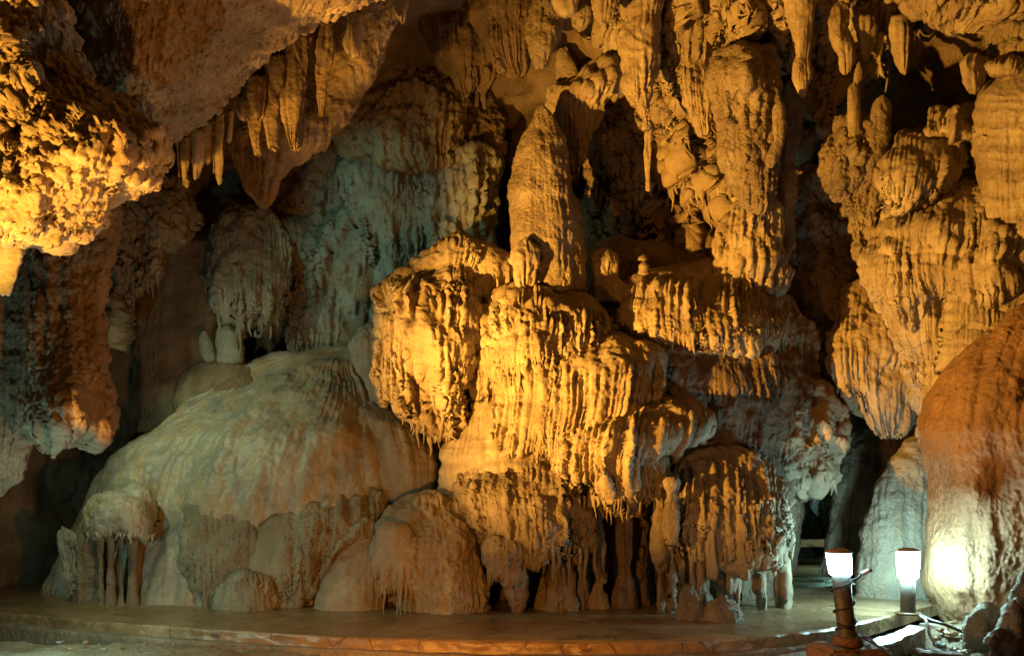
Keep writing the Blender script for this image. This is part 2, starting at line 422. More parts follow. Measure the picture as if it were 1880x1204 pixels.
def sheet(name, px0, px1, py0, py1, yf, mat, style='wall', step=4.0, scale=1.0, over=None):
    """wall surface: depth yf(px,py) on a grid."""
    xs = np.arange(px0, px1, step); ys = np.arange(py0, py1, step)
    PX, PY = np.meshgrid(xs, ys); YY = yf(PX, PY)
    G = np.stack([(PX - CX) / FPX * YY, YY, CAMZ + (HY - PY) / FPX * YY], -1).astype(np.float32)
    T = (PY - py0) / (py1 - py0); hm = (py1 - py0) / FPX * YY.mean()
    G, b = displace(G, (PX / FPX * YY).astype(np.float32), T.astype(np.float32), hm, style, scale, (-.5, -.2), over)
    o = link_mesh(name, G.reshape(-1, 3), grid_faces(len(ys), len(xs), False)[:, ::-1], M[mat])
    o['kind'] = 'structure'
    return o

def plane_sheet(name, fx, u0, u1, v0, v1, step, mat, amp, f):
    us = np.arange(u0, u1, step); vs = np.arange(v0, v1, step); U, Vv = np.meshgrid(us, vs)
    X, Y, Z = fx(U, Vv); G = np.stack([X, Y, Z], -1).astype(np.float32)
    n = normals(G); d = amp * (fbm(X * f, Y * f, Z * f, 4) + .4 * ridged(X * f * 2, Y * f * 2, Z * f * 2, 3))
    G = G + n * d[..., None]
    o = link_mesh(name, G.reshape(-1, 3), grid_faces(len(vs), len(us), False), M[mat]); o['kind'] = 'structure'; return o

# ------------------------------------------------------------------ the cave shell
def back_depth(px, py):
    y = 14.2 + 0 * px
    y = y - 1.6 * np.exp(-((px - 640) / 170.) ** 2)                   # grey wall bulges
    y = y + 1.6 * np.exp(-(((px - 1480) / 120.) ** 2 + ((py - 620) / 250.) ** 2))
    y = y + 2.5 * np.exp(-(((px - 1720) / 150.) ** 2 + ((py - 130) / 90.) ** 2))
    y = y + 9.0 * np.exp(-(((px - 1490) / 70.) ** 2 + ((py - 980) / 110.) ** 2))
    y = y + .55 * fbm(px / 130., py / 260., 0 * px + 3, 3) 
    y = y - 2.4 * sstep(260, -100, px) - 3.0 * sstep(1750, 2100, px)
    y = y - 1.3 * sstep(200, -150, py)
    return y
sheet('cave_wall', -420, 2320, -330, 1090, back_depth, 'brown', 'wall', 4.5)
plane_sheet('cave_ceiling', lambda u, v: (u, v, 9.6 + .05 * u + 0 * v - .03 * (v - 8) ** 2 * (v > 8)), -10, 10, -3, 15, .09, 'brown', .35, .7)
plane_sheet('side_wall', lambda u, v: (-8.6 + .25 * np.sin(u), u, v), -3, 14, -1, 10.5, .12, 'brown', .3, .7)
plane_sheet('side_wall', lambda u, v: (9.4 + .2 * np.sin(u), u, v), -3, 14, -1, 10.5, .12, 'brown', .3, .7)
plane_sheet('rear_wall', lambda u, v: (u, -3.2 + 0 * u, v), -10, 10, -1, 10.5, .15, 'brown', .3, .7)
plane_sheet('cave_floor', lambda u, v: (u, v, -.42 + 0 * u), -10, 10, -3, 26, .09, 'mud', .03, 1.3)

exec_rocks = True
# ------------------------------------------------------------------ path with its kerbs
def ribbon(name, front, back, z, mat, thick, amp=.006, nv=26, label=None, cat=None):
    """slab between two plan polylines, top at z, with a wavy top and a rough front face."""
    def rs(p, n):
        p = np.array(p, float); d = np.concatenate([[0], np.cumsum(np.linalg.norm(np.diff(p, axis=0), axis=1))])
        t = np.linspace(0, d[-1], n); k = n // 40
        return np.stack([smooth1(np.interp(t, d, p[:, i]), k) for i in (0, 1)], -1)
    n = 520
    f, b = rs(front, n), rs(back, n)
    prof = []
    nrm = f - b; nrm /= np.linalg.norm(nrm, axis=1, keepdims=True)
    u = np.linspace(0, 1, nv)
    rings = []
    for i, q in enumerate(u):                    # top
        p = b + (f - b) * q; rings.append(np.concatenate([p, np.full((n, 1), z)], 1))
    for q in np.linspace(.12, 1, 9):             # front face, bottom crumbling out
        rings.append(np.concatenate([f + nrm * .012 * q, np.full((n, 1), z - thick * q)], 1))
    G = np.array(rings, np.float32)
    x, y, zz = G[..., 0], G[..., 1], G[..., 2]
    G[..., 2] += amp * fbm(x * 3, y * 3, zz * 3, 4)
    fr = np.zeros(len(rings)); fr[nv - 2:] = 1
    G[..., :2] += (nrm[None] * (fr[:, None] * (.022 * fbm(x * 5, y * 5, zz * 9, 4)))[..., None])
    o = link_mesh(name, G.reshape(-1, 3), grid_faces(len(rings), n, False), M[mat]); return o

g2 = lambda px, py, z=0.: ground(px, py, z)[:2]
front = [g2(-260, 1112), g2(0, 1124), g2(180, 1141), g2(400, 1157), g2(620, 1170), g2(900, 1179), g2(1150, 1180), g2(1350, 1174), g2(1500, 1160), g2(1590, 1143), g2(1650, 1126), g2(1700, 1112), g2(1765, 1100)]
back = [(-12, 13.5), (-8, 13.5), (-5, 12.5), (-3, 11.5), (-1, 10.5), (0.6, 10.0), (2.2, 10.4), (3.2, 12.), (4.4, 17), (6, 22), (8, 22), (9, 18), (9, 13)]
o = ribbon('path', front, back, 0.0, 'concrete', .16, .007, 60); o['kind'] = 'structure'
fr2 = [(x, y - .12 - .06 * math.sin(i * 1.3)) for i, (x, y) in enumerate(front)]
fr2 = fr2[:9]; bk2 = [(x, y + .3) for x, y in front[:9]]
o = ribbon('kerb', fr2, bk2, -.11, 'mud', .30, .012, 14); o['kind'] = 'structure'
# bank of dried mud in front of the kerb
def bank(u, v):
    return u, v, -.33 + .17 * sstep(5.0, 6.5, v) + 0.05 * fbm(u * 1.2, v * 1.2, 0 * u, 3)
plane_sheet('mud_bank', bank, -7.5, 3.2, 4.6, 7.6, .018, 'mud', .022, 3.0)
SEC[0] = 'low'
CAS = empty('flowstone_cascade', at(1080, 1140, 9.2), 'great golden flowstone cascade of ribbed tiers and bells in the middle of the cave', 'flowstone')
DOM = empty('flowstone_dome', at(790, 1140, 8.8), 'round brown flowstone dome with a trunk-like lobe at the path edge', 'flowstone')
MOU = empty('flowstone_mound', at(480, 1125, 10.0), 'huge pale olive flowstone mound sloping down to the path on the left', 'flowstone mound')
MUS = empty('mushroom_rock', at(215, 1110, 9.6), 'crusty pale mushroom shaped rock on thin dark stems at the left end of the path', 'mushroom rock')
GRW = empty('rock_wall', at(650, 640, 12.6), 'tall grey-green fluted rock wall with bulging bosses behind the pale mound', 'rock wall')
RIW = empty('flowstone_wall', at(1720, 760, 10.2), 'broad brightly lit golden flowstone wall with draped folds at the right', 'flowstone wall')
MCO = empty('limestone_column', at(1385, 385, 10.6), 'massive knobbly limestone column with a ledge-like brow, right of centre', 'column')
CLU = empty('rock_cluster', at(1580, 480, 10.8), 'lit cluster of knobbly upright spires tapering to a point on the right back wall', 'rock cluster')
# ------------------------------------------------------------------ centre: the flowstone cascade
FL = 'flowstone'
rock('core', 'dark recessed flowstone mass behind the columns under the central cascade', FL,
     [(600, 960, 1300), (640, 900, 1440), (700, 860, 1490), (850, 840, 1490), (1000, 850, 1440), (1200, 850, 1410)], 11.0, 'dark', dr=.45, style='flute', sq=2.6, parent=CAS)  # shade of the recess put into the core's dark colour
rock('stalagmite', 'tall thick stalagmite with a pointed knob on top standing over the centre of the cascade', 'stalagmite',
     [(200, 993, 1000), (222, 985, 1009), (240, 976, 1018), (254, 957, 1032), (280, 945, 1040), (310, 940, 1046), (345, 930, 1052), (400, 934, 1062), (440, 938, 1070), (500, 950, 1078), (540, 950, 1078)], 10.7, 'grain', dr=.95, fuse=None, edge=.03, sm=7, over=dict(lip=None, rug=(.012, 3.), fl=(.03, 6.), pop=(.018, .05)), cap=(8, 10), fl0=(.1, .3))
rock('stalagmite', 'small bottle shaped stalagmite fused to the left foot of the tall stalagmite', 'stalagmite',
     [(440, 958, 968), (455, 945, 982), (480, 936, 984), (500, 944, 978), (525, 952, 972)], 10.05, 'smooth', dr=1., cap=(12, 6))
rock('flowstone_block', 'big upright fluted flowstone block with popcorn lower left, left of the cascade', FL,
     [(440, 822, 850), (462, 800, 868), (485, 760, 874), (505, 725, 876), (530, 702, 872), (600, 692, 866), (680, 690, 862), (740, 706, 856), (770, 745, 848), (795, 800, 838), (806, 815, 830)], 10.0, 'ochre', dr=.55, lean=.9, style='drape', hem=16, sq=3.0, scale=1.0, edge=.12, fl0=(.14, .28), over=dict(fl=(.10, 5.), rug=(.05, 1.8), lip=(.10, .8), pop=(.03, .07), lump=(.14, 1.1)), cap=(10, 6), drips=(22, 30, 10, .93), dep=[(830, 470, -.35, 45), (745, 690, .3, 60), (815, 640, -.3, 50)])
rock('flowstone_drapery', 'dark narrow drapery in shadow on the right side of the fluted block', FL,
     [(448, 845, 905), (475, 850, 938), (510, 862, 955), (545, 866, 950), (600, 868, 915), (680, 868, 908), (740, 850, 890), (775, 845, 870)], 10.7, 'ochre', dr=.7, style='drape', hem=12)
rock('dome', 'rounded top dome of the cascade with a pitted left face and short hem', FL,
     [(518, 955, 1010), (530, 925, 1050), (550, 893, 1085), (575, 879, 1104), (600, 876, 1113), (630, 884, 1116), (662, 896, 1112), (690, 905, 1090)], 10.2, 'ochre', dr=.9, lean=.6, kf=.15, fl0=(.25,.4), style='drape', hem=14, drips=(26, 46, 9, .86), over=dict(rug=(.04, 2.2)), parent=CAS)
rock('drapery', 'thin dark drapery of separate drips under the left edge of the top dome', FL,
     [(590, 876, 905), (640, 880, 925), (690, 872, 930), (740, 868, 900), (765, 872, 885)], 10.15, 'ochre', dr=.6, style='drape', hem=18, parent=CAS)
rock('tier', 'second tier of the cascade, short ribs below its rim at left of centre', FL,
     [(606, 970, 1060), (618, 935, 1105), (640, 915, 1140), (690, 912, 1150), (740, 918, 1110), (790, 905, 1070), (840, 890, 1050)], 9.8, 'ochre', dr=.8, lean=.8, kf=.15, style='drape', fl0=(.2,.3), over=dict(fl=(.08, 6.5), lip=None), parent=CAS)
rock('tier', 'bright ribbed third tier with long hanging ribs at the centre of the cascade', FL,
     [(612, 1108, 1150), (622, 1075, 1190), (640, 1035, 1222), (670, 1000, 1227), (710, 985, 1226), (745, 985, 1205), (775, 985, 1160), (805, 985, 1120), (840, 990, 1060)], 9.45, 'ochre', dr=.72, lean=.8, kf=.15, style='drape', hem=14, drips=(30, 34, 9, .9), fl0=(.26,.36), over=dict(fl=(.085, 7.), lip=None), parent=CAS)
rock('slope', 'smooth sloping flowstone between the bright tiers and the big bell below', FL,
     [(715, 895, 955), (745, 860, 1000), (790, 825, 1060), (840, 812, 1080), (900, 800, 1060), (960, 800, 1000)], 10.0, 'smooth', dr=.6, lean=0.36, style='smooth', over=dict(fl=(.03, 4.)), parent=CAS)
rock('tier', 'drooping tier with jagged fringe between the bright tiers and the right bell', FL,
     [(690, 1222, 1246), (715, 1185, 1262), (745, 1130, 1285), (775, 1065, 1300), (800, 1022, 1290), (840, 1012, 1230), (880, 1030, 1222), (905, 1080, 1212), (925, 1140, 1202)], 9.2, 'ochre', dr=.75, lean=1.0, kf=.15, style='drape', hem=20, drips=(30, 44, 11, .93), fl0=(.28,.4), over=dict(fl=(.09, 6.), lip=None), parent=CAS)
rock('tier', 'dark finely ribbed tier in shadow above the right bell', FL,
     [(722, 1215, 1255), (738, 1175, 1305), (760, 1165, 1332), (800, 1170, 1346), (850, 1200, 1350), (880, 1220, 1340)], 9.95, 'ochre', dr=.8, lean=1.2, kf=.15, style='drape', hem=8, fl0=(.12, .22), parent=CAS)
rock('bell', 'large bell with rough popcorn face and ragged fringe over the thin columns', FL,
     [(822, 935, 1000), (836, 895, 1035), (862, 858, 1062), (890, 836, 1080), (920, 842, 1090), (955, 858, 1094), (985, 882, 1090), (1010, 900, 1080), (1030, 905, 1070)], 9.2, 'grain', dr=.85, lean=1.2, kf=.15, cap=(16, 4), style='grain', hem=20, drips=(34, 62, 11, .9), over=dict(fl=(.06, 6.), pop=(.03, .06)), parent=CAS)
rock('nodule', 'mushroom shaped knob with frilled hem on a short stalk under the large bell', FL,
     [(985, 905, 945), (1005, 892, 960), (1035, 887, 964), (1058, 897, 962), (1072, 915, 955)], 8.75, 'grain', dr=.9, style='grain', hem=12, drips=(10, 22, 8, .85), parent=CAS)
rock('dome', 'round brown dome at the path edge below centre with a trunk-like lobe', FL,
     [(902, 765, 815), (912, 735, 838), (935, 708, 858), (965, 690, 874), (1000, 688, 884), (1060, 700, 888), (1110, 740, 890), (1165, 742, 892)], 9.15, 'smooth', dr=.75, lean=0.60, style='grain', over=dict(pop=(.03, .06), fl=(.04, 5.)), fl0=(.4, .7), parent=DOM)
rock('trunk_lobe', 'smooth trunk-like lobe splitting into drips on the left of the brown dome', FL,
     [(955, 705, 735), (970, 690, 752), (1000, 680, 764), (1040, 678, 762), (1070, 684, 752), (1090, 694, 748)], 8.95, 'smooth', dr=.6, style='smooth', hem=20, drips=(9, 70, 11, .9), fl0=(.5, .8), over=dict(fl=(.05, 6.)), parent=DOM)
rock('toe', 'smooth sloping toe running to the path left of the trunk-like lobe', FL,
     [(950, 660, 700), (985, 632, 708), (1020, 606, 716), (1070, 590, 715), (1110, 578, 712), (1165, 572, 712)], 9.3, 'smooth', dr=.6, lean=0.48, style='smooth', parent=MOU)

def column(px, y0, y1, wt, wm, wb, Y, label, mat='grain'):
    h = y1 - y0
    rock('limestone_column', label, 'column', [(y0, px - wt / 2, px + wt / 2), (y0 + .3 * h, px - wm / 2 - 1, px + wm / 2 - 1), (y0 + .5 * h, px - wm / 2, px + wm / 2 + 1), (y0 + .66 * h, px - wb * .3, px + wb * .3), (y0 + .82 * h, px - wb / 2, px + wb / 2), (y1, px - wb * .46, px + wb * .46)], Y, mat, dr=.95, style='grain', res=2.0, cap=(4, 4), scale=.9, edge=.22)
column(948, 1020, 1165, 28, 22, 22, 8.95, 'pale thin column under the frilled knob')
column(997, 900, 1165, 22, 10, 20, 9.23, 'slim column with bulging foot, first right of the frilled knob')
column(1020, 900, 1165, 20, 11, 23, 9.03, 'thin column with warty foot, second right of the frilled knob')
column(1043, 900, 1165, 20, 9, 27, 9.08, 'thin bright edged column, third right of the frilled knob')
column(1066, 880, 1165, 25, 11, 28, 9.23, 'slim shadowed column, fourth right of the frilled knob')
column(1100, 840, 1165, 37, 17, 39, 9.28, 'column with an onion shaped foot in the recess right of the large bell', 'ochre')
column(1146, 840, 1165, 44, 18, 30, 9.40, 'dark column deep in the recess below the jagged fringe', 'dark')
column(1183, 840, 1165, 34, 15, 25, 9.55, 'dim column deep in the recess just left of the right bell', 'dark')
column(1212, 840, 1165, 25, 13, 17, 9.05, 'long thin column along the left edge of the right bell')
column(1234, 880, 1165, 22, 12, 17, 8.80, 'long brown column in front of the left edge of the right bell')

rock('bell', 'right bell with long ribbed curtain reaching the path beside the passage', FL,
     [(814, 1248, 1320), (826, 1222, 1385), (845, 1211, 1415), (880, 1207, 1432), (920, 1211, 1445), (960, 1216, 1452), (1000, 1232, 1450), (1030, 1250, 1446)], 9.25, 'ochre', dr=.75, lean=1.0, kf=.15, cap=(16, 4), style='drape', hem=30, sq=2.3, drips=(40, 40, 10, .55), fl0=(.14, .24), over=dict(fl=(.09, 6.5)), dep=[(1330, 1010, .28, 60)], parent=CAS)
rg0 = random.Random(3)
for q in range(17):
    bx0 = 1258 + q * 11.6 + rg0.uniform(-4, 4); yb = rg0.choice([1035, 1060, 1085, 1105, 1120]) if q not in (0, 16) else 1150
    ww = rg0.uniform(12, 22); Yq = 8.75 + rg0.uniform(0, .45) + .25 * abs(q - 7) / 8
    rock('blade', None, None, [(940, bx0 - ww * .6, bx0 + ww * .6), (985, bx0 - ww * .5, bx0 + ww * .5), (yb - 25, bx0 - ww * .42 + 2, bx0 + ww * .3 + 2), (yb, bx0 - 1, bx0 + 4)], Yq, 'ochre', dr=1.3, style='flute', parent=CAS, fuse=None, cap=(3, 3), scale=.6, edge=.2, sm=12, over=dict(fl=(.06, 6.)))
rock('limestone_stump', 'small pale stump at the foot of the brown columns by the path', 'stump',
     [(1072, 1248, 1262), (1085, 1246, 1275), (1110, 1246, 1282), (1155, 1244, 1284)], 8.35, 'grain', dr=.9, style='pop', edge=.15)
rock('limestone_boulder', 'rough grey boulder lying on the path edge under the right bell', 'boulder',
     [(1096, 1318, 1335), (1108, 1302, 1348), (1125, 1292, 1360), (1148, 1288, 1368)], 8.25, 'grain', dr=.8, style='rug', scale=.6, edge=.15)
rock('dome', 'wide upper right dome with a bright ribbed hem at its left side', FL,
     [(478, 1265, 1335), (488, 1225, 1382), (505, 1172, 1412), (530, 1135, 1430), (560, 1120, 1440), (590, 1124, 1448), (625, 1140, 1455), (655, 1170, 1440)], 10.9, 'ochre', dr=.8, lean=.7, kf=.15, style='drape', hem=16, drips=(40, 34, 8, .82), fl0=(.16, .26), parent=CAS)
rock('curtain', 'long shadowed curtain falling down the right side of the cascade', FL,
     [(515, 1300, 1400), (550, 1255, 1448), (600, 1238, 1482), (660, 1236, 1505), (720, 1242, 1526), (780, 1262, 1536), (830, 1310, 1530), (870, 1370, 1500)], 11.5, 'ochre', dr=.6, lean=0.30, style='drape', sq=2.3, fl0=(.05, .15), over=dict(fl=(.10, 5.5)), parent=CAS)
rock('tower', 'small tiered tower of stacked caps standing in the shadowed curtain', FL,
     [(550, 1312, 1338), (562, 1296, 1354), (590, 1292, 1358), (612, 1290, 1356), (622, 1296, 1352), (645, 1290, 1360), (690, 1294, 1362), (720, 1300, 1358)], 10.4, 'ochre', dr=.9, style='flute', hem=10, cap=(14, 6), over=dict(tier=(.05, 2.4)), parent=CAS)
rock('jutting_curtain', 'jutting curtain with a pale underside above the passage opening', FL,
     [(700, 1400, 1500), (740, 1378, 1532), (790, 1364, 1538), (835, 1366, 1534), (865, 1395, 1530), (888, 1425, 1518), (908, 1432, 1478)], 10.6, 'ochre', dr=.6, lean=0.30, style='drape', hem=22, over=dict(fl=(.11, 4.), rug=(.12, 1.8)), drips=(18, 30, 14, .85), parent=CAS)
rock('stalagmite', 'knobby short stalagmite on the ledge right of the tall stalagmite', 'stalagmite',
     [(456, 1092, 1118), (466, 1086, 1130), (490, 1086, 1132), (512, 1092, 1134), (530, 1084, 1150), (560, 1070, 1165)], 10.9, 'ochre', dr=.9, style='rug', scale=.4, over=dict(fl=(.05, 6.)))
rock('stalagmite', 'tiny round nub stalagmite on the dark ledge above the upper right dome', 'stalagmite',
     [(480, 1178, 1186), (486, 1173, 1192), (497, 1173, 1192), (505, 1170, 1195)], 10.6, 'smooth', dr=1., style='smooth', scale=.3, cap=(8, 3), sm=3)
rock('stalagmite', 'smallest pale nub stalagmite beside the tiny round nub', 'stalagmite',
     [(467, 1176, 1186), (472, 1172, 1190), (480, 1170, 1192)], 10.9, 'smooth', dr=1., style='smooth', scale=.3, cap=(6, 3), sm=3)
rock('rock_ledge', 'dark ledge behind the stalagmites at the top of the cascade', 'ledge',
     [(440, 1090, 1180), (455, 1075, 1260), (480, 1060, 1330), (540, 1050, 1380), (620, 1050, 1400)], 12.6, 'brown', dr=.5, style='rug', scale=.6)

# ------------------------------------------------------------------ left mound and its lobes
rock('slope', 'huge smooth pale green mound sloping down to the path on the left', 'flowstone mound',
     [(640, 600, 672), (655, 520, 690), (672, 455, 715), (695, 420, 745), (730, 372, 772), (770, 300, 795), (800, 245, 812), (840, 195, 830), (880, 168, 838), (930, 148, 832), (980, 120, 825), (1020, 98, 825), (1080, 82, 825), (1180, 78, 825)], 11.2, 'pale', dr=.52, lean=1.0, style='smooth', fan=.9, edge=.02, over=dict(lump=(.15, .8), fl=(.045, 1.1), rug=(.02, 1.6), fine=.010), fl0=(.0, .12), dep=[(560, 830, -.5, 120), (420, 900, -.25, 80), (330, 850, .15, 80), (640, 760, -.3, 80)], parent=MOU)
rock('shoulder', 'smooth rounded shoulder behind the top left of the pale green mound', 'flowstone mound',
     [(655, 400, 480), (668, 355, 540), (690, 326, 560), (720, 314, 580), (760, 314, 600), (800, 300, 620)], 12.5, 'brown', dr=.7, style='smooth', parent=MOU)
rock('lobe', 'grainy dark bell shaped lobe on the front of the pale mound', FL,
     [(852, 405, 440), (868, 375, 472), (890, 355, 490), (930, 340, 500), (980, 333, 502), (1030, 338, 498), (1070, 350, 480), (1105, 372, 462)], 9.75, 'paleg', dr=.55, lean=1.0, kf=.7, style='grain', hem=22, fl0=(.3, .5), over=dict(fl=(.06, 6.)), drips=(12, 26, 12, .9), parent=MOU)
rock('lobe', 'smooth narrow lobe between the grainy lobe and the ragged brown lobe', FL,
     [(890, 500, 520), (910, 478, 545), (960, 462, 560), (1020, 455, 560), (1065, 462, 545), (1085, 485, 520)], 9.6, 'paleg', dr=.6, lean=.9, kf=.7, style='smooth', over=dict(pop=(.02, .05)), parent=MOU)
rock('lobe', 'ragged brown lobe with popcorn face hanging over a dark hollow', FL,
     [(866, 590, 650), (878, 548, 685), (905, 518, 704), (945, 505, 706), (985, 500, 696), (1020, 498, 650), (1055, 498, 600), (1090, 504, 572), (1122, 515, 555)], 9.6, 'paleg', dr=.6, lean=1.0, kf=.7, style='pop', hem=20, drips=(16, 34, 12, .7), over=dict(fl=(.06, 6.)), parent=MOU)
rock('lobe', 'low rounded dome with dark face at the path edge between two lobes', FL,
     [(1050, 432, 470), (1060, 415, 488), (1080, 405, 498), (1110, 402, 502), (1160, 402, 504)], 9.3, 'paleg', dr=.9, style='grain', parent=MOU)
rock('lobe', 'broad brown lobe in half shadow under the fluted block', FL,
     [(740, 640, 700), (770, 625, 745), (810, 640, 785), (850, 655, 805), (900, 670, 800), (950, 680, 780)], 10.3, 'smooth', dr=.7, lean=.5, style='smooth', parent=MOU)
rock('cap', 'crusty pale mushroom cap on dark stems at the left end of the path', 'mushroom rock',
     [(898, 182, 212), (908, 168, 240), (930, 156, 268), (955, 154, 276), (975, 160, 276), (990, 178, 268)], 9.75, 'pale', dr=.85, style='rug', scale=.4, hem=14, drips=(12, 16, 10, .9), parent=MUS)
for x0, w, lab in [(180, 12, 'leftmost of the thin dark stems under the crusty cap'), (197, 14, 'second from left of the thin stems under the crusty cap'), (216, 14, 'third from left of the thin stems under the crusty cap'), (237, 16, 'rightmost of the thin stems under the crusty cap')]:
    rock('stem', lab, 'column', [(965, x0 - 4, x0 + w + 2), (1020, x0, x0 + w - 3), (1080, x0, x0 + w - 2), (1125, x0 - 1, x0 + w)], 9.6, 'grain', dr=.9, style='grain', scale=.4, cap=(4, 4), parent=MUS)
rock('lobe', 'smooth grey-green boss behind the crusty mushroom cap', FL,
     [(884, 235, 262), (894, 212, 276), (920, 196, 286), (950, 196, 288), (985, 215, 278)], 10.0, 'pale', dr=.9, style='smooth', parent=MOU)
rock('skirt', 'brown fluted skirt left of the dark stems at the path', FL,
     [(960, 150, 175), (1000, 138, 190), (1060, 136, 192), (1150, 134, 195)], 10.0, 'grain', dr=.8, style='flute', parent=MOU)
rock('fin', 'pale upright fin of flowstone at the far left foot of the mound', FL,
     [(972, 100, 125), (985, 102, 138), (1020, 108, 140), (1060, 118, 138), (1090, 124, 136)], 9.9, 'grey', dr=.5, style='flute', over=dict(fl=(.05, 7.)), parent=MOU)
rock('limestone_nodule', 'pale skull-like knob on the left side of the fluted block', FL,
     [(588, 668, 692), (600, 655, 705), (630, 640, 712), (665, 652, 708), (700, 672, 708), (740, 680, 710), (775, 690, 715)], 10.75, 'grey', dr=.8, style='rug', scale=.4)

SEC[0] = 'back'
# ------------------------------------------------------------------ back left walls
rock('rock_buttress', 'rugged brown buttress hanging high on the dark left back wall', 'rock',
     [(320, 185, 350), (380, 182, 340), (440, 180, 318), (490, 182, 285), (530, 185, 268), (570, 182, 245), (620, 190, 225)], 10.8, 'brown', dr=.5, style='rug', hem=26, over=dict(fl=(.10, 5.), rug=(.12, 2.0)), drips=(20, 34, 12, .6))
rock('rock_pillar', 'smooth brown pillar in the dark niche left of the pale mound', 'pillar',
     [(430, 250, 420), (520, 248, 415), (650, 250, 410), (800, 250, 400)], 12.8, 'brown', dr=.6, style='smooth', sq=3)
rock('flowstone_drapery', 'grey fluted drapery with ragged teeth in the dark back left niche', FL,
     [(375, 420, 470), (395, 400, 505), (430, 388, 524), (480, 380, 530), (530, 374, 528), (570, 384, 518), (605, 420, 470)], 12.0, 'grey', dr=.6, style='drape', hem=30, drips=(12, 40, 12, .9), over=dict(rug=(.05, 2.)))
rock('limestone_stump', 'grey lump standing on the mound below the ragged drapery', 'stump',
     [(600, 405, 425), (618, 398, 438), (645, 400, 444), (668, 400, 445)], 11.9, 'grey', dr=.8, style='rug', scale=.4)
rock('limestone_stump', 'thin pale stump leaning at the left of the grey lump', 'stump',
     [(612, 370, 382), (630, 368, 390), (665, 372, 398)], 11.9, 'grey', dr=.8, style='rug', scale=.3)
rock('wall_face', 'tall grey-green fluted wall lit coldly behind the pale mound', 'rock wall',
     [(270, 590, 770), (320, 560, 790), (380, 540, 800), (430, 524, 790), (480, 536, 770), (540, 532, 750), (590, 540, 730), (640, 548, 720), (700, 560, 720)], 12.9, 'grey', dr=.4, style='wall', over=dict(fl=(.09, 3.2), rug=(.09, 1.2)), sq=2.6, parent=GRW)
rock('boss', 'grey-green dome with fanned flutes on the cold back wall', FL,
     [(264, 672, 715), (276, 648, 738), (300, 634, 752), (345, 630, 756), (395, 648, 750), (440, 675, 745), (490, 690, 738), (520, 700, 730)], 12.3, 'grey', dr=.5, style='drape', hem=24, over=dict(fl=(.10, 5.), rug=(.06, 1.8)), parent=GRW)
rock('boss', 'brownish lumpy boss at the right end of the cold back wall', FL,
     [(272, 800, 880), (290, 778, 898), (330, 760, 908), (380, 765, 908), (430, 780, 902), (470, 800, 890), (520, 815, 890)], 12.4, 'grey', dr=.5, style='drape', hem=26, over=dict(fl=(.09, 4.), rug=(.14, 1.6)), parent=GRW)
rock('boss', 'narrow fluted rib between the two bosses on the cold back wall', FL,
     [(300, 748, 775), (350, 740, 790), (420, 735, 800), (480, 730, 790), (540, 735, 770)], 12.4, 'grey', dr=.6, style='drape', hem=16, parent=GRW)

SEC[0] = None
# ------------------------------------------------------------------ upper left: bright rock, ceiling slab, curtains
rock('rock_overhang', 'brightly lit craggy rock bulging from the left edge over the hall', 'rock overhang',
     [(-200, -420, 60), (-60, -420, 88), (40, -420, 96), (110, -420, 112), (170, -420, 140), (210, -420, 205), (250, -420, 282), (290, -420, 284), (340, -420, 236), (380, -420, 190), (420, -420, 140), (445, -420, 80), (462, -420, 30)], 5.6, 'ochre', dr=.42, style='rug', sq=2.2, dep=[(60, 120, -.3, 90), (180, 300, -.35, 90), (60, 400, -.3, 80), (60, 250, .25, 60)], over=dict(rug=(.075, 2.0), lump=(.20, .9), fine=.04, pop=(.03, .09)), lean=-.6, cap=(4, 30))
rock('ceiling_slab', 'broad brown ceiling slab sloping from upper left down to the curtains', 'ceiling slab',
     [(-330, -60, 960), (-120, -40, 820), (-20, 0, 700), (10, 10, 640), (50, 30, 570), (100, 60, 498), (150, 130, 445), (200, 140, 405), (235, 150, 362), (262, 160, 315), (285, 170, 285), (310, 180, 250)], 7.0, 'brown', dr=.45, lean=-1.6, style='rug', sq=2.2, over=dict(rug=(.05, 1.8), lump=(.12, .9), fine=.025), cap=(4, 18), sm=14)
rock('rock_pendant', 'brown shoulder of rock behind the curtains ending in a lit knobby pendant', 'pendant',
     [(-120, 640, 790), (-20, 620, 752), (30, 608, 738), (100, 585, 706), (170, 540, 668), (225, 470, 632), (255, 432, 605), (280, 436, 580), (300, 440, 545), (325, 446, 520), (350, 455, 502), (366, 466, 494), (376, 474, 488)], 9.0, 'brown', dr=.6, lean=-.4, style='pop', over=dict(rug=(.04, 2.2), pop=(.035, .09)), dep=[(520, 255, -.25, 60)])
def leaf(label, xt, y0, y1, w, xb, Y, name='stalactite_curtain', cat='stalactite curtain', dr=.35, mat='brown'):
    h = y1 - y0; f = 1.0 if name == 'stalactite' else 1.25
    rock(name, label, cat, [(y0, xt - w * .5 * f, xt + w * .5 * f), (y0 + .3 * h, xt - w * .55 * f, xt + w * .5 * f), (y0 + .6 * h, xt * .6 + xb * .4 - w * .46 * f, xt * .6 + xb * .4 + w * .38 * f), (y0 + .82 * h, xt * .3 + xb * .7 - w * .3, xt * .3 + xb * .7 + w * .24), (y1, xb - 2.5, xb + 2.5)], Y, mat, dr=dr, style='flute', res=2.0, cap=(3, 3), scale=.45, sm=14, fan=.8, edge=.2, fl0=(-.4, -.2), over=dict(fl=(.07, 5.)))
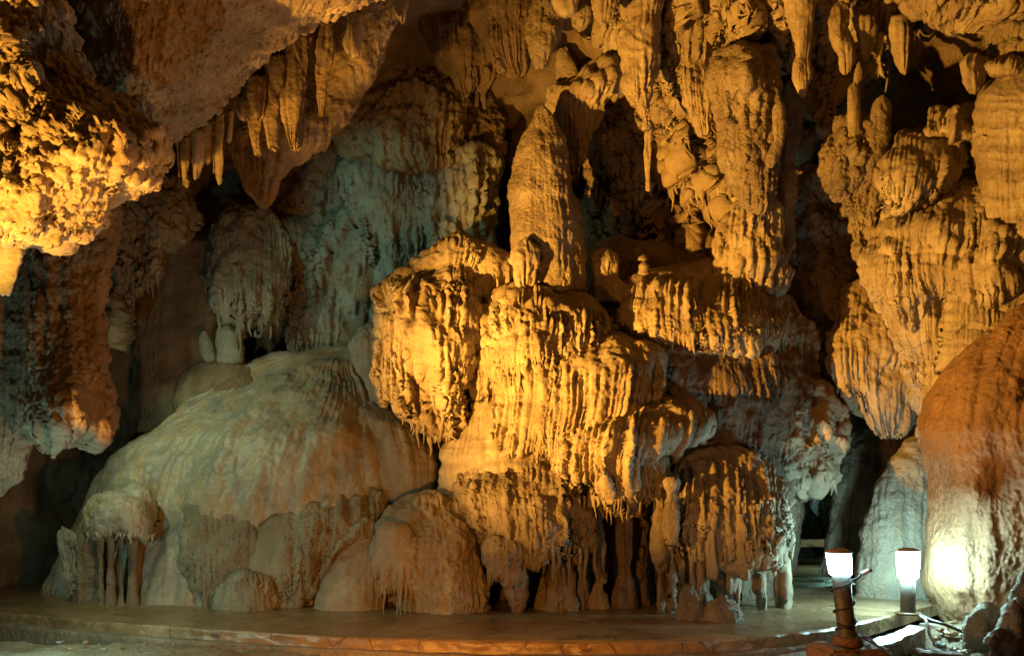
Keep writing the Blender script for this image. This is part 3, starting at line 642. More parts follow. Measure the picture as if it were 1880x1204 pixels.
for i, a in enumerate([
    (446, 180, 214, 22, 453, 6.95, 'short brown curtain, leftmost under the ceiling slab edge'),
    (464, 145, 284, 26, 473, 6.85, 'long curtain with lit left edge, second from left under the slab'),
    (484, 120, 180, 26, 490, 6.9, 'short lit tipped curtain, third from left under the slab'),
    (499, 105, 270, 22, 502, 6.85, 'long thin curtain with bright edge, fourth from left under the slab'),
    (520, 85, 205, 32, 524, 7.0, 'dark folded curtain, fifth from left under the slab'),
    (538, 70, 277, 38, 537, 6.8, 'broad leaf shaped curtain hanging lowest at the middle'),
    (554, 60, 272, 20, 547, 6.95, 'narrow curtain touching the right of the broad leaf'),
    (571, 55, 215, 40, 578, 7.05, 'wide plate-like curtain, second from right under the slab'),
    (596, 35, 214, 26, 589, 6.8, 'wide tapering curtain, rightmost of the row under the slab'),
    (620, 0, 80, 30, 622, 6.9, 'short dark curtain at the top of the slab edge'),
    (508, 100, 170, 24, 512, 6.75, 'short dark curtain fold in front of the long thin one'),
    (474, 140, 215, 20, 478, 6.8, 'short brown fold between the second and third long curtains'),
    (556, 65, 150, 26, 560, 6.75, 'short dark fold in front of the narrow curtain'),
    (583, 45, 150, 24, 586, 6.9, 'dark fold overlapping the left of the rightmost curtain')]):
    leaf(a[6], *a[:6], mat='dark')  # the slab's shade on the curtains is put into their colour
leaf('bright split stalactite on the shoulder right of the curtains', 634, 20, 98, 30, 640, 7.6, 'stalactite', 'stalactite', .6, 'ochre')
leaf('bright small stalactite beside the split one near the top edge', 655, 25, 104, 16, 652, 7.6, 'stalactite', 'stalactite', .7, 'ochre')
leaf('dim short stalactite at the top edge right of the shoulder', 735, -20, 45, 34, 738, 8.0, 'stalactite', 'stalactite', .6, 'brown')
for a in [
    (287, 255, 318, 14, 291, 6.75, 'lone fluted stalactite, leftmost of the small row under the slab'),
    (329, 262, 327, 7, 328, 6.95, 'tiny thin stalactite, second from left in the small row'),
    (344, 250, 343, 15, 340, 6.9, 'long pale stalactite, third from left in the small row'),
    (361, 242, 330, 14, 358, 6.9, 'pale stalactite, fourth from left in the small row'),
    (380, 228, 297, 9, 379, 7.0, 'short thin stalactite, fifth from left in the small row'),
    (391, 222, 320, 9, 393, 7.0, 'slender stalactite just left of the thickest in the small row'),
    (404, 205, 341, 24, 404, 7.0, 'thickest pale stalactite of the small row'),
    (421, 200, 262, 17, 418, 7.1, 'short lit stalactite at the right end of the small row'),
    (311, 265, 300, 8, 316, 6.85, 'shortest pale stub between the first two of the small row'),
    (130, 180, 224, 12, 131, 5.0, 'small pale stalactite on the bright craggy rock'),
    (142, 405, 432, 8, 142, 5.2, 'tiny stalactite under the lower rim of the bright rock'),
    (104, 425, 447, 9, 104, 5.2, 'stubby stalactite under the lower rim of the bright rock')]:
    leaf(a[6], *a[:6], 'stalactite', 'stalactite', .9, 'ochre')

# ------------------------------------------------------------------ far left hanging curtains
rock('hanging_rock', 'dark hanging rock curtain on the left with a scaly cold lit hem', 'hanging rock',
     [(330, 30, 215), (430, 60, 205), (500, 75, 186), (600, 78, 182), (680, 72, 186), (740, 66, 199), (775, 62, 204), (795, 66, 198), (812, 75, 130), (824, 85, 110)], 6.9, 'dark', dr=.5, style='wall', hem=20, over=dict(lump=(.06, .9), rug=(.03, 2.), lip=None, pop=(.035, .06), fl=(.10, 3.)), dep=[(120, 740, -.3, 60)])  # dark colour stands in for the shadow this rock hangs in
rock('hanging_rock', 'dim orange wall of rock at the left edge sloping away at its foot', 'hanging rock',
     [(380, -300, 60), (460, -300, 75), (600, -300, 78), (720, -300, 70), (800, -300, 62), (850, -300, 45), (890, -300, 20), (930, -300, -8), (960, -300, -40)], 7.4, 'dark', dr=.35, style='wall', sq=2.4, over=dict(lump=(.09, .6), rug=(.03, 1.6), lip=None, fl=(.08, 1.6)))  # shaded left edge, darkened through the material
leaf('lone stalactite spike under the bright rock at the left edge', 18, 440, 542, 46, 10, 5.5, 'stalactite', 'stalactite', .6, 'grey')

SEC[0] = 'up'
# ------------------------------------------------------------------ upper centre
rock('rock_slab', 'slanting grey-green slab on the ceiling above the back wall', 'rock slab',
     [(-40, 690, 800), (20, 690, 800), (60, 690, 830), (110, 705, 850), (145, 760, 860), (172, 800, 845)], 12.2, 'grey', dr=.35, style='wall')
rock('rock_slope', 'lit brown ribbed slope descending behind the shoulder rock', 'rock slope',
     [(95, 660, 760), (140, 650, 830), (190, 640, 860), (240, 625, 850), (280, 640, 840), (305, 720, 830)], 12.0, 'ochre', dr=.4, style='rug', over=dict(rug=(.10, 1.6), fl=(.06, 4.)))
rock('rock_mass', 'dark pitted rock under the lit slope beside the back wall', 'rock',
     [(180, 790, 900), (230, 790, 915), (280, 780, 920), (330, 800, 915), (365, 830, 900)], 12.6, 'brown', dr=.5, style='rug', hem=16)
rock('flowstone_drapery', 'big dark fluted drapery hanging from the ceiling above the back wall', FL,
     [(-60, 745, 880), (0, 752, 880), (50, 768, 890), (100, 800, 905), (140, 835, 895), (160, 850, 878)], 11.2, 'dark', dr=.6, style='drape')  # darker material stands in for shade on this drapery
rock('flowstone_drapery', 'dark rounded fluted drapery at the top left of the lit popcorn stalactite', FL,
     [(-60, 840, 985), (0, 850, 985), (40, 868, 975), (80, 890, 972), (115, 915, 968), (138, 940, 964)], 10.9, 'dark', dr=.6, style='drape')  # shade put into the colour here too, as on the drapery beside it
rock('stalactite', 'lit popcorn covered stalactite at the top centre', 'stalactite',
     [(-60, 985, 1022), (0, 982, 1026), (40, 976, 1030), (70, 970, 1024), (92, 972, 1014), (112, 980, 1006), (124, 988, 1000)], 10.6, 'grain', dr=.9, style='pop')
rock('stalactite', 'short popcorn stalactite right of the top centre one', 'stalactite',
     [(-40, 1015, 1075), (0, 1025, 1060), (20, 1045, 1085), (40, 1052, 1078), (58, 1056, 1068)], 10.6, 'grain', dr=.8, style='pop')
rock('stalactite', 'smooth rounded lit stalactite at the top edge right of centre', 'stalactite',
     [(-50, 1085, 1140), (0, 1092, 1128), (20, 1096, 1124), (36, 1104, 1116)], 10.4, 'ochre', dr=.8, style='flute')
rock('stalactite', 'bulbous pale stalactite tip at the top edge near centre', 'stalactite',
     [(-50, 1010, 1065), (0, 1018, 1058), (18, 1026, 1054), (28, 1034, 1046)], 10.3, 'ochre', dr=.8, style='rug', scale=.4)
rock('flowstone_ridge', 'lit diagonal arm of flowstone joining the tall stalactite to the wall', FL,
     [(92, 1140, 1165), (112, 1095, 1165), (140, 1040, 1160), (165, 1012, 1140), (195, 1015, 1105), (230, 1030, 1088), (270, 1038, 1078), (305, 1046, 1068), (328, 1052, 1060)], 11.4, 'ochre', dr=.6, style='flute', over=dict(rug=(.06, 2.)))
rock('flowstone_ridge', 'small pale blade of flowstone at the left end of the diagonal arm', FL,
     [(90, 1020, 1040), (115, 1018, 1055), (140, 1020, 1062), (168, 1022, 1050)], 11.5, 'ochre', dr=.5, style='smooth')
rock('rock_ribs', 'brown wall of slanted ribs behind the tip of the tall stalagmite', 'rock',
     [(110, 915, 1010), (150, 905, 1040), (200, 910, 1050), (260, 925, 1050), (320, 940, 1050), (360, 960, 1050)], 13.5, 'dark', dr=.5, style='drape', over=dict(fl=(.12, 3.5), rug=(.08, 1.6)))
rock('rock_nook', 'pale cold lit hollow rock face between two dark draperies at the top', 'rock',
     [(70, 910, 960), (95, 905, 985), (125, 915, 985), (150, 930, 975)], 13.0, 'grey', dr=.4, style='smooth')
for a in [
    (888, 165, 200, 9, 890, 12.1, 'tiny pale stalactite over the dark hollow left of the tall stalagmite'),
    (876, 160, 196, 7, 876, 12.1, 'tiny thin stalactite leftmost over the dark hollow by the back wall'),
    (1190, 225, 350, 9, 1190, 10.65, 'thin dim stalactite thread below the tall lit stalactite')]:
    leaf(a[6], *a[:6], 'stalactite', 'stalactite', .9, 'ochre')

# ------------------------------------------------------------------ upper right stalactites and columns
rock('stalactite', 'tall lit stalactite tapering to a ribbed point right of centre', 'stalactite',
     [(-60, 1165, 1250), (0, 1166, 1222), (50, 1152, 1212), (100, 1143, 1207), (150, 1148, 1203), (185, 1160, 1198), (215, 1176, 1194), (240, 1184, 1191)], 10.6, 'ochre', dr=.85, style='flute', over=dict(rug=(.03, 2.5), fl=(.05, 7.)))
rock('stalactite', 'broad lit blade of rock between the tall stalactite and the massive column', 'stalactite',
     [(-40, 1228, 1320), (20, 1230, 1310), (70, 1226, 1306), (130, 1236, 1305), (180, 1254, 1302), (215, 1276, 1300), (246, 1288, 1298)], 10.9, 'ochre', dr=.6, style='flute', over=dict(rug=(.05, 2.)))
rock('shaft', 'massive knobbly column hanging right of centre with ledge-like brow', 'column',
     [(84, 1340, 1385), (94, 1318, 1405), (115, 1306, 1420), (145, 1303, 1425), (190, 1312, 1424), (240, 1322, 1416), (290, 1332, 1412), (330, 1346, 1412), (362, 1358, 1410), (385, 1356, 1412)], 10.6, 'grain', dr=.85, style='pop', over=dict(fl=(.07, 4.), rug=(.07, 2.), pop=(.03, .08)), dep=[(1365, 150, -.18, 30), (1365, 175, .15, 25)], parent=MCO)
rock('spire', 'upright knobbly finger on the right side of the massive column', FL,
     [(182, 1426, 1436), (195, 1421, 1440), (230, 1418, 1442), (262, 1420, 1438), (290, 1408, 1430), (310, 1405, 1420)], 10.2, 'grain', dr=.9, style='pop', scale=.5, parent=MCO)
rock('limestone_pedestal', 'lit pedestal swelling under the massive column behind the cascade', FL,
     [(368, 1360, 1408), (378, 1344, 1430), (400, 1336, 1438), (435, 1328, 1440), (465, 1318, 1436), (500, 1310, 1440), (540, 1310, 1440)], 11.0, 'ochre', dr=.8, style='flute', over=dict(rug=(.06, 2.)))
rock('flowstone_fin', 'shadowed curved fin to the right of the lit pedestal', FL,
     [(150, 1440, 1470), (240, 1440, 1468), (320, 1430, 1455), (390, 1425, 1460), (430, 1435, 1466), (470, 1425, 1450), (515, 1412, 1425)], 11.2, 'brown', dr=.8, style='flute')
rock('ceiling_pillar', 'fluted rock pillar joining the ceiling above the massive column', 'pillar',
     [(-60, 1325, 1440), (0, 1330, 1436), (40, 1335, 1432), (90, 1338, 1425)], 11.3, 'ochre', dr=.7, style='drape', over=dict(rug=(.06, 2.)))
rock('stalactite', 'two-part lit stalactite with a ribbed bulb at its tip, right of the massive column', 'stalactite',
     [(-60, 1435, 1500), (0, 1440, 1495), (50, 1450, 1490), (90, 1456, 1487), (104, 1461, 1482), (116, 1455, 1485), (140, 1453, 1487), (165, 1461, 1483), (182, 1469, 1479)], 10.5, 'ochre', dr=.9, style='drape', scale=.6)
rock('stalactite', 'ribbed wedge shaped stalactite with split tip below the right ceiling', 'stalactite',
     [(0, 1530, 1555), (40, 1520, 1562), (75, 1528, 1572), (105, 1540, 1572), (125, 1546, 1562), (138, 1550, 1555)], 10.4, 'ochre', dr=.7, style='drape', scale=.7)
rock('rock_mass', 'shadowed rock curtain between the two-part and the wedge stalactite', 'rock',
     [(-60, 1480, 1560), (0, 1482, 1545), (60, 1488, 1525), (120, 1488, 1515), (165, 1492, 1505)], 11.2, 'ochre', dr=.7, style='flute')
for a in [
    (1592, 30, 112, 34, 1591, 10.6, 'knobbly stalactite with bulb tip right of the wedge stalactite'),
    (1616, 60, 114, 12, 1615, 10.7, 'thin short stalactite between two knobbly ones below the right ceiling'),
    (1655, 30, 138, 46, 1662, 10.8, 'ragged broad stalactite at the edge of the dark right hollow'),
    (1700, -10, 60, 40, 1706, 11.2, 'dim broad stalactite above the dark right hollow'),
    (1806, 0, 40, 14, 1808, 10.2, 'tiny pale stalactite under the bright right ceiling ledge')]:
    leaf(a[6], *a[:6], 'stalactite', 'stalactite', .8, 'ochre')
rock('cluster_body', 'lit cluster of knobbly fingers tapering to a point on the right back wall', 'rock cluster',
     [(215, 1545, 1600), (245, 1530, 1632), (270, 1516, 1628), (300, 1512, 1618), (330, 1524, 1612), (365, 1545, 1606), (410, 1564, 1598), (450, 1572, 1590), (480, 1574, 1584)], 10.8, 'grain', dr=.7, style='pop', over=dict(rug=(.10, 2.), fl=(.06, 4.)), parent=CLU)
rock('spire', 'smooth upright finger at the top left of the knobbly cluster', FL,
     [(150, 1562, 1574), (165, 1556, 1578), (200, 1554, 1578), (250, 1555, 1578), (275, 1560, 1575)], 10.5, 'ochre', dr=.9, style='grain', scale=.5, parent=CLU)
rock('spire', 'knobbly finger at the top right of the knobbly cluster', FL,
     [(180, 1612, 1628), (200, 1604, 1632), (240, 1596, 1630), (290, 1590, 1622), (330, 1588, 1612)], 10.5, 'grain', dr=.9, style='pop', scale=.6, parent=CLU)
rock('limestone_spire', 'tiny spike standing above the smooth finger of the cluster', FL,
     [(116, 1574, 1580), (130, 1570, 1584), (148, 1568, 1584), (160, 1566, 1580)], 10.7, 'ochre', dr=.9, style='smooth', scale=.3)
rock('hanging_wall', 'fused mass of lit folds behind the tall stalactites at the upper right', 'hanging rock',
     [(-120, 1090, 1720), (0, 1095, 1690), (60, 1105, 1640), (120, 1135, 1570), (180, 1170, 1520), (240, 1190, 1480), (300, 1205, 1450), (350, 1215, 1410)], 12.2, 'ochre', dr=.3, lean=-1.0, style='drape', hem=46, edge=.25, over=dict(fl=(.20, 1.6), rug=(.12, 1.4), lip=(.22, .9)), fl0=(-.4, -.2), drips=(40, 60, 18, .95))
rock('hanging_wall', 'fused dim mass of folds behind the right end of the row of stalactites', 'hanging rock',
     [(-120, 1500, 1860), (0, 1510, 1780), (40, 1530, 1700), (80, 1545, 1660), (115, 1560, 1640), (140, 1580, 1620)], 12.0, 'ochre', dr=.3, lean=-.9, style='drape', hem=30, edge=.25, over=dict(fl=(.18, 1.8), rug=(.12, 1.6), lip=(.20, 1.)), fl0=(-.4, -.2), drips=(26, 40, 16, .95))
rock('rock_mass', 'dim brown wall of hanging folds in shade right of the tall stalagmite', 'rock',
     [(120, 1060, 1320), (220, 1070, 1330), (320, 1075, 1330), (400, 1080, 1320), (470, 1090, 1330)], 13.0, 'brown', dr=.3, style='drape', hem=30, edge=.2, over=dict(fl=(.20, 1.6), rug=(.14, 1.4), lip=(.22, .9)))
rock('ceiling_ledge', 'bright knobbly ceiling ledge at the top right corner', 'ledge',
     [(-90, 1660, 2100), (-20, 1662, 2100), (8, 1672, 2100), (24, 1690, 1980), (34, 1710, 1850), (42, 1740, 1800)], 9.9, 'ochre', dr=.3, style='rug', over=dict(rug=(.10, 1.8)))
rock('ceiling_ledge', 'row of lit knobs along the ceiling above the hanging stalactites', 'ledge',
     [(-90, 1440, 1680), (-20, 1445, 1675), (15, 1455, 1670), (40, 1500, 1665), (60, 1570, 1655)], 11.2, 'ochre', dr=.35, style='pop', over=dict(rug=(.12, 1.8)))
rock('ceiling_ledge', 'dark fluted ceiling rock above the diagonal arm at the top', 'ledge',
     [(-90, 1000, 1240), (-20, 1010, 1238), (20, 1040, 1230), (60, 1080, 1215), (90, 1110, 1190)], 11.8, 'brown', dr=.4, style='rug')
rock('limestone_nodule', 'ribbed round knob at the edge of the dark right hollow', FL,
     [(98, 1775, 1810), (108, 1764, 1818), (130, 1760, 1820), (152, 1768, 1812), (172, 1784, 1800)], 9.7, 'ochre', dr=.9, style='drape', scale=.5)
rock('limestone_nodule', 'ribbed pale lip to the right of the round knob', FL,
     [(103, 1822, 1890), (112, 1812, 1910), (128, 1812, 1910), (145, 1822, 1890)], 9.6, 'ochre', dr=.7, style='drape', scale=.5)
rock('limestone_cluster', 'knobbly vertical cluster at the right edge under the ceiling', 'rock cluster',
     [(20, 1850, 1960), (60, 1830, 1960), (90, 1826, 1960), (110, 1840, 1960)], 9.9, 'grain', dr=.6, style='pop', over=dict(rug=(.12, 2.)))

KF[0] = .6
SEC[0] = 'right'
# ------------------------------------------------------------------ right flowstone wall
rock('shoulder', 'smooth lit shoulder of flowstone at the upper right edge', 'flowstone wall',
     [(118, 1862, 2250), (140, 1830, 2250), (170, 1800, 2250), (210, 1790, 2250), (250, 1788, 2250), (300, 1790, 2250), (360, 1795, 2250), (420, 1800, 2250), (520, 1830, 2250), (640, 1850, 2250), (720, 1860, 2250)], 9.9, 'smooth', dr=.5, style='smooth', over=dict(rug=(.03, 1.6)), parent=RIW)
rock('hump', 'small lit hump at the left of the upper right shoulder', FL,
     [(192, 1716, 1740), (205, 1704, 1756), (230, 1698, 1770), (250, 1700, 1780)], 10.2, 'smooth', dr=.5, lean=.4, style='flute', edge=.15, parent=RIW)
rock('hump', 'lit ridge-like hump leading up to the upper right shoulder', FL,
     [(196, 1770, 1792), (212, 1742, 1806), (232, 1732, 1812), (256, 1740, 1812)], 10.0, 'smooth', dr=.5, lean=.4, style='flute', edge=.15, parent=RIW)
rock('dome', 'lit dome with fanned flutes on the right wall', FL,
     [(238, 1672, 1718), (248, 1652, 1745), (270, 1636, 1764), (300, 1620, 1772), (330, 1611, 1760), (355, 1614, 1720), (375, 1620, 1690), (388, 1628, 1660)], 9.9, 'smooth', dr=.6, lean=.7, style='drape', fl0=(.3, .5), hem=10, over=dict(fl=(.07, 6.)), parent=RIW)
rock('draped_face', 'broad lit flowstone wall with draped folds on the right', 'flowstone wall',
     [(282, 1760, 1850), (300, 1715, 1900), (325, 1672, 2000), (360, 1640, 2100), (400, 1612, 2200), (440, 1592, 2200), (480, 1578, 2200), (530, 1590, 2200), (590, 1620, 2200), (650, 1650, 2200), (700, 1670, 2200), (760, 1690, 2200), (820, 1700, 2200)], 10.4, 'smooth', dr=.42, lean=.6, style='drape', sq=2.3, fl0=(.16, .24), over=dict(fl=(.09, 4.5), tier=(.05, 1.3)), dep=[(1830, 480, -.5, 70), (1720, 420, -.2, 50), (1730, 560, .3, 30)], parent=RIW)
rock('rippled_swell', 'swelling lit flow of stone with stepped ripples near the right edge', 'flowstone wall',
     [(330, 1870, 2000), (360, 1800, 2100), (400, 1790, 2100), (460, 1775, 2100), (520, 1760, 2100), (580, 1735, 2100), (640, 1730, 2100), (720, 1730, 2100)], 9.7, 'smooth', dr=.45, lean=.5, style='tier', over=dict(tier=(.09, 2.2)), parent=RIW)
rock('drapery', 'half shadowed hanging drapery left of the lit right wall', FL,
     [(508, 1585, 1640), (525, 1558, 1672), (560, 1538, 1694), (610, 1526, 1704), (670, 1532, 1706), (720, 1548, 1702), (760, 1575, 1690), (785, 1598, 1670), (800, 1618, 1650)], 10.7, 'ochre', dr=.6, lean=1.0, style='drape', hem=12, fl0=(.1, .2), over=dict(fl=(.08, 5.)), parent=RIW)
rock('rock_mass', 'dark knobbly rock in the shadow between the cascade and the right wall', 'rock',
     [(320, 1460, 1560), (400, 1450, 1600), (480, 1445, 1600), (560, 1450, 1570), (640, 1470, 1550), (700, 1490, 1540)], 12.2, 'brown', dr=.5, style='rug', over=dict(rug=(.12, 1.6), pop=(.05, .12)))
rock('rock_boulder', 'huge smooth brown boulder in the right foreground by the lamps', 'boulder',
     [(430, 2020, 2300), (500, 1938, 2380), (548, 1882, 2400), (600, 1822, 2400), (640, 1784, 2400), (690, 1735, 2400), (740, 1696, 2400), (790, 1680, 2400), (830, 1690, 2400), (870, 1706, 2400), (950, 1712, 2400), (1020, 1706, 2400), (1080, 1712, 2400), (1130, 1745, 2400), (1190, 1800, 2400), (1260, 1850, 2400)], 9.5, 'boulder', dr=.52, style='smooth', sq=2.2, edge=.0, over=dict(lump=(.16, .5), rug=(.02, 1.3), pop=(.02, .06), fl=(.06, .8), fine=.012), cap=(20, 30), dep=[(1775, 900, -.25, 45), (1730, 720, -.1, 50)])
for y0, y1, xl, xr, Yv, lab in [(1112, 1165, 1782, 1834, 7.7, 'lumpy pale boulder at the foot of the brown boulder, left one'), (1092, 1204, 1836, 1905, 7.1, 'lumpy pale boulder at the right edge by the gravel'), (1150, 1204, 1806, 1866, 6.9, 'round pale rock in front of the lumpy boulders'), (1050, 1130, 1862, 1915, 7.3, 'upper lumpy pale boulder at the right edge')]:
    h = y1 - y0
    rock('limestone_boulder', lab, 'boulder', [(y0, xl + 10, xr - 12), (y0 + .12 * h, xl + 3, xr - 4), (y0 + .5 * h, xl - 2, xr), (y1, xl - 4, xr), (y1 + 30, xl - 4, xr)], Yv, 'grain', dr=.9, style='rug', scale=.55, edge=.2, cap=(24, 4), fuse=None, over=dict(pop=(.03, .07)))
KF[0] = None
SEC[0] = None
# ------------------------------------------------------------------ passage on the right
rock('passage_rock', 'dark leaning rock wall on the right side of the passage', 'rock',
     [(770, 1585, 1690), (820, 1560, 1700), (880, 1542, 1680), (940, 1524, 1650), (1000, 1512, 1620), (1060, 1505, 1600)], 12.2, 'brown', dr=.5, style='smooth', over=dict(rug=(.06, 1.2), fl=(.05, 2.)))
rock('passage_rock', 'smooth grey rock buttress behind the lamps at the passage mouth', 'rock',
     [(800, 1665, 1760), (850, 1640, 1770), (900, 1612, 1780), (960, 1596, 1790), (1020, 1584, 1790), (1070, 1580, 1790), (1095, 1584, 1790), (1150, 1590, 1790)], 10.7, 'paleg', dr=.55, style='smooth', over=dict(rug=(.05, 1.2), fl=(.04, 2.)))
rock('passage_rock', 'pale hanging rock inside the passage behind the jutting curtain', 'rock',
     [(840, 1470, 1550), (890, 1478, 1545), (920, 1490, 1528), (945, 1500, 1520)], 13.0, 'grey', dr=.6, style='rug', hem=14, scale=.6)
rock('passage_rock', 'dark rock at the left inside of the passage', 'rock',
     [(880, 1380, 1470), (940, 1380, 1472), (1000, 1380, 1470), (1060, 1380, 1460)], 12.0, 'dark', dr=.5, style='smooth')

flush()
# ------------------------------------------------------------------ props: bollard lamps, cables, blocks, rubble
def lathe(prof, c, n=28, tilt=(0, 0)):
    """prof: (r, z) pairs from bottom to top about point c; tilt shears x,y with z."""
    pr = np.array(prof, float); th = np.linspace(0, 2 * np.pi, n, endpoint=False)
    X = c[0] + pr[:, :1] * np.cos(th) + tilt[0] * pr[:, 1:2]; Y = c[1] + pr[:, :1] * np.sin(th) + tilt[1] * pr[:, 1:2]
    Z = c[2] + pr[:, 1:2] + 0 * th
    return np.stack([X, Y, Z], -1).reshape(-1, 3), grid_faces(len(pr), n, True)[:, ::-1][:, ::-1]

def tube(pts, r, n=8, sub=6):
    P = np.array(pts, float); t = np.arange(len(P)); tt = np.linspace(0, len(P) - 1, (len(P) - 1) * sub + 1)
    P = np.stack([smooth1(np.interp(tt, t, P[:, i]), min(sub // 2, len(tt) // 3)) for i in range(3)], -1)
    T = np.gradient(P, axis=0); T /= np.linalg.norm(T, axis=1, keepdims=True) + 1e-9
    up = np.array([.13, .21, .97]); A = np.cross(T, up); A /= np.linalg.norm(A, axis=1, keepdims=True) + 1e-9; B = np.cross(T, A)
    th = np.linspace(0, 2 * np.pi, n, endpoint=False)
    G = P[:, None] + r * (A[:, None] * np.cos(th)[None, :, None] + B[:, None] * np.sin(th)[None, :, None])
    return G.reshape(-1, 3), grid_faces(len(P), n, True)

def bollard(loc, h_post, r_post, h_head, r_head, tilt, label, watt, collar):
    e = empty('bollard_lamp', loc, label, 'lamp', 'bollard lamps by the path')
    z0 = collar[1]
    v, f = lathe([(.001, 0), (collar[0], 0), (collar[0] * 1.01, z0 * .6), (collar[0] * .96, z0 * .95), (r_post * 1.02, z0), (r_post, z0 + .001)], loc, 26, tilt); link_mesh('base_collar', v, f, M[collar[2]], e)
    v, f = lathe([(r_post, z0 - .01), (r_post, z0 + .002), (r_post * .99, h_post * .5), (r_post, h_post), (r_post * .5, h_post + .002)], loc, 26, tilt); link_mesh('post', v, f, M['pipe'], e)
    a = h_post
    v, f = lathe([(r_post * .5, a), (r_head * .86, a + .004), (r_head * .93, a + .02), (r_head, a + h_head * .5), (r_head * 1.02, a + h_head), (.002, a + h_head + .001)], loc, 30, tilt); g = link_mesh('lamp_glass', v, f, M[watt], e)
    a = h_post + h_head
    v, f = lathe([(r_head * .98, a + .002), (r_head * 1.1, a + .004), (r_head * 1.1, a + .014), (r_head * .8, a + .035), (r_head * .45, a + .05), (.002, a + .056)], loc, 30, tilt); link_mesh('lamp_cap', v, f, M['cap'], e)
    return e
def rough_block(name, label, cat, c, s, rot, mat, amp=.012, group=None, seg=14):
    bm = bmesh.new(); bmesh.ops.create_cube(bm, size=1.0)
    bmesh.ops.scale(bm, vec=s, verts=bm.verts)
    bmesh.ops.bevel(bm, geom=bm.edges[:], offset=min(s) * .08, segments=2, affect='EDGES')
    bmesh.ops.subdivide_edges(bm, edges=bm.edges[:], cuts=seg, use_grid_fill=True)
    V = np.array([v.co[:] for v in bm.verts], np.float32); bmesh.ops.triangulate(bm, faces=bm.faces[:])
    F = np.array([[v.index for v in f.verts] for f in bm.faces]); N = np.array([v.normal[:] for v in bm.verts], np.float32); bm.free()
    k = c[0] * 7
    V = V + N * (amp * fbm(V[:, 0] * 9 + k, V[:, 1] * 9, V[:, 2] * 9, 4))[:, None]
    ca, sa = math.cos(rot), math.sin(rot)
    V = np.stack([V[:, 0] * ca - V[:, 1] * sa, V[:, 0] * sa + V[:, 1] * ca, V[:, 2]], -1) + np.array(c, np.float32)
    o = link_mesh(name, V, F, M[mat], smooth=False); return tag(o, label, cat, group)

bx, by, bz = at(1557, 1184, 6.25)
bz = .085
rough_block('plinth_block', 'rough brick and mortar block under the nearer bollard lamp', 'block', (bx, by, bz - .26), (.60, .46, .52), .12, 'brick', .02)
bollard((bx, by, bz), .64, .078, .20, .104, (-.105, 0), 'nearer bollard lamp wound with black cable, standing on a brick block', 'glow', (.125, .085, 'brick'))
qx, qy, qz = ground(1667, 1127)
bollard((qx, qy, qz), .46, .088, .34, .128, (.0, 0), 'farther bollard lamp on the path close to the brown boulder', 'glow_strong', (.15, .03, 'concrete'))

# cable wound round the nearer lamp, its plug, and the leads on the ground
pts = []
for i in range(60):
    t = i / 59; zz = .60 - .52 * t; turn = (t * 2.6 if t < .5 else 1.3 + (t - .5) * 3.2) * 2 * math.pi + .3
    rr = .078 + .012 + (.02 if .45 < t < .52 else 0)
    pts.append((bx - .105 * zz + rr * math.cos(turn), by - rr * math.sin(turn), bz + zz))
pts += [(bx + .12, by - .13, bz + .10), (bx + .17, by - .24, bz + .012), (bx + .24, by - .34, bz - .04), (bx + .32, by - .42, bz - .16), (bx + .38, by - .6, bz - .33)]
v, f = tube(pts, .0105, 8, 4); tag(link_mesh('cable', v, f, M['cable']), 'black cable wound around the nearer bollard post', 'cable')
pts2 = [(bx - .105 * z_ + .093 * math.cos(a_), by - .093 * math.sin(a_), bz + z_) for a_, z_ in [(2.9, .20), (2.3, .185), (1.8, .16), (1.2, .13), (.8, .10)]] + [(bx + .14, by - .15, bz + .05), (bx + .20, by - .26, bz + .01), (bx + .28, by - .36, bz - .08), (bx + .36, by - .5, bz - .3)]
v, f = tube(pts2, .009, 8, 5); tag(link_mesh('cable', v, f, M['cable']), 'second loose lead running over the brick block', 'cable')
pe = empty('cable_plug', (bx + .0, by - .05, bz + .62), 'white taped cable joint sticking out below the nearer lamp head', 'cable joint')
v, f = tube([(bx + .0, by - .09, bz + .60), (bx + .05, by - .08, bz + .62), (bx + .09, by - .07, bz + .66)], .012, 8, 5); link_mesh('lead', v, f, M['cable'], pe)
v, f = tube([(bx + .085, by - .07, bz + .655), (bx + .12, by - .07, bz + .672), (bx + .155, by - .07, bz + .69)], .021, 10, 4); link_mesh('taped_joint', v, f, M['tape'], pe)
v, f = tube([(bx + .15, by - .07, bz + .687), (bx + .16, by - .07, bz + .692), (bx + .172, by - .07, bz + .698)], .023, 10, 3); link_mesh('plug_end', v, f, M['brick'], pe)
v, f = tube([ground(1688, 1127, .03), ground(1710, 1138, .05), ground(1735, 1146, .04), ground(1765, 1158, -.05), ground(1795, 1170, -.12)], .018, 8, 8); tag(link_mesh('cable', v, f, M['cable']), 'black cable trailing from the farther lamp over the gravel', 'cable')
v, f = tube([ground(1690, 1130, .04), ground(1700, 1136, .05), ground(1704, 1150, -.02), ground(1707, 1166, -.12), ground(1715, 1178, -.18)], .016, 8, 8); tag(link_mesh('conduit', v, f, M['hose']), 'pale conduit bending down beside the broken kerb', 'conduit')

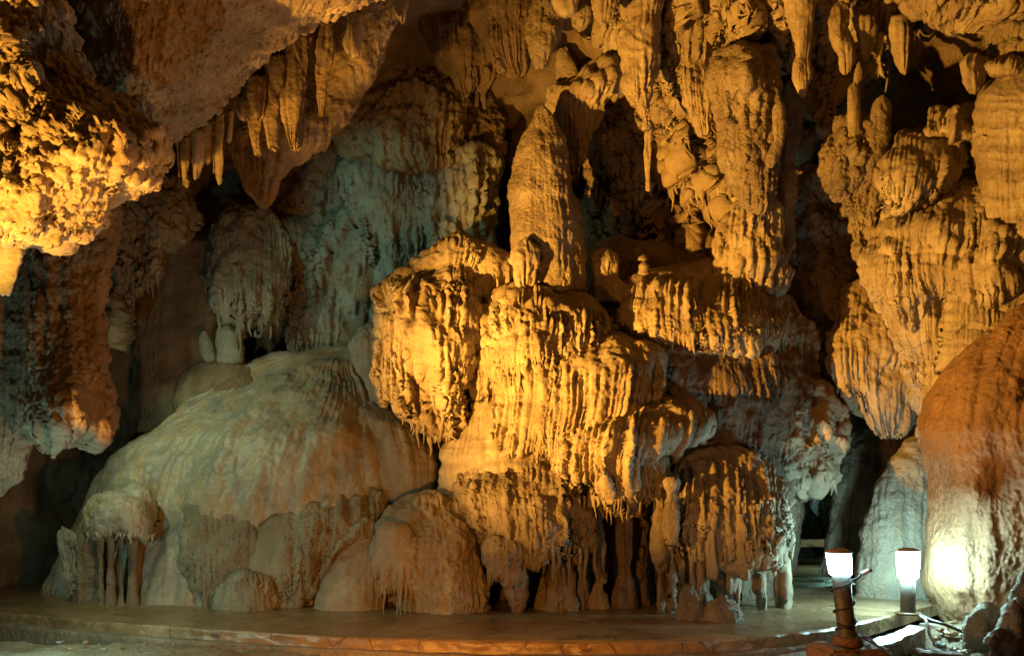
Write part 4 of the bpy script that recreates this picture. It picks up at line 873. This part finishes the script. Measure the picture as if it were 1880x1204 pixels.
# broken kerb steps beside the nearer lamp
def slab(name, label, pxs, z, thick, width, mat):
    f_ = [ground(a, b, z)[:2] for a, b in pxs]; b_ = [(x - .05, y + width) for x, y in f_]
    o = ribbon(name, f_, b_, z, mat, thick, .02, 14); return tag(o, label, 'kerb')
slab('broken_kerb', 'broken lower kerb step beside the brick block', [(1588, 1190), (1620, 1184), (1650, 1174), (1680, 1162), (1698, 1152)], -.05, .34, .22, 'concrete')
rough_block('loose_brick', 'loose orange brick lying in the gravel at the bottom right', 'brick', ground(1725, 1204, -.20)[:2] + (-.22,), (.40, .26, .14), -.35, 'brick', .02)
rough_block('plank', 'weathered plank lying on the gravel beside the boulder foot', 'plank', ground(1800, 1168, -.2)[:2] + (-.17,), (.18, 1.5, .045), .35, 'wood', .008)

def gravel_fn(u, v):
    return u, v, -.30 + .16 * sstep(4.6, 6.0, u) + .05 * fbm(u * 1.5, v * 1.5, 0 * u, 3)
plane_sheet('gravel_ground', gravel_fn, 3.0, 8.0, 4.8, 9.2, .02, 'mud', .03, 4.0)
rg = random.Random(5)
base = []
for i in range(5):
    bm = bmesh.new(); bmesh.ops.create_icosphere(bm, subdivisions=3, radius=1.0)
    V = np.array([v.co[:] for v in bm.verts], np.float32); F = np.array([[v.index for v in f.verts] for f in bm.faces]); bm.free()
    d = .45 * fbm(V[:, 0] * 1.1 + i * 9, V[:, 1] * 1.1, V[:, 2] * 1.1, 3)
    V = np.round((V * (1 + d)[:, None]) * 2.2) / 2.2 * .55 + V * (1 + d)[:, None] * .45
    V[:, 2] *= .6
    base.append((V, F))
proto = []
for i in range(90):
    px = rg.uniform(1600, 1870); py = rg.uniform(1150, 1203)
    if px < 1700 and py < 1182: py = rg.uniform(1186, 1203)
    z = -.2; x, y, _ = ground(px, py, z)
    z = -.30 + .16 * float(sstep(4.6, 6.0, np.float32(x))) + .02
    s = rg.choice([.025, .03, .04, .05, .07]) * rg.uniform(.8, 1.3)
    if i < 5:
        V, F = base[i]; o = link_mesh('rubble_stone', V * s + np.array([x, y, z]), F, M['grey' if i % 2 else 'concrete'], smooth=False)
        proto.append((o, s))
    else:
        p, ps = proto[i % 5]; o = p.copy(); COL.objects.link(o); o.location = (x, y, z - s * .3); k = s / ps; o.scale = (k, k * rg.uniform(.8, 1.3), k); o.rotation_euler[2] = rg.uniform(0, 6.28)
    tag(o, 'small broken stone in the rubble at the foot of the brown boulder', 'stone', 'rubble stones beside the path')
for i in range(60):
    px = rg.uniform(-20, 1450); py = rg.uniform(1178, 1203)
    x, y, _ = ground(px, py, -.18); s = rg.choice([.012, .016, .02, .03]) * rg.uniform(.8, 1.3)
    p, ps = proto[i % 5]; o = p.copy(); COL.objects.link(o); o.location = (x, y, -.33 + .17 * float(sstep(5.0, 6.5, np.float32(y))) + .01); k = s / ps; o.scale = (k, k, k); o.rotation_euler[2] = rg.uniform(0, 6.28)
    tag(o, 'small clod on the dried mud bank in front of the kerb', 'clod', 'clods on the mud bank')
# far steps in the passage
rough_block('stone_step', 'reddish stone bench deep inside the passage', 'step', (7.2, 16.6, .55), (1.1, .6, .16), .1, 'brick', .02)
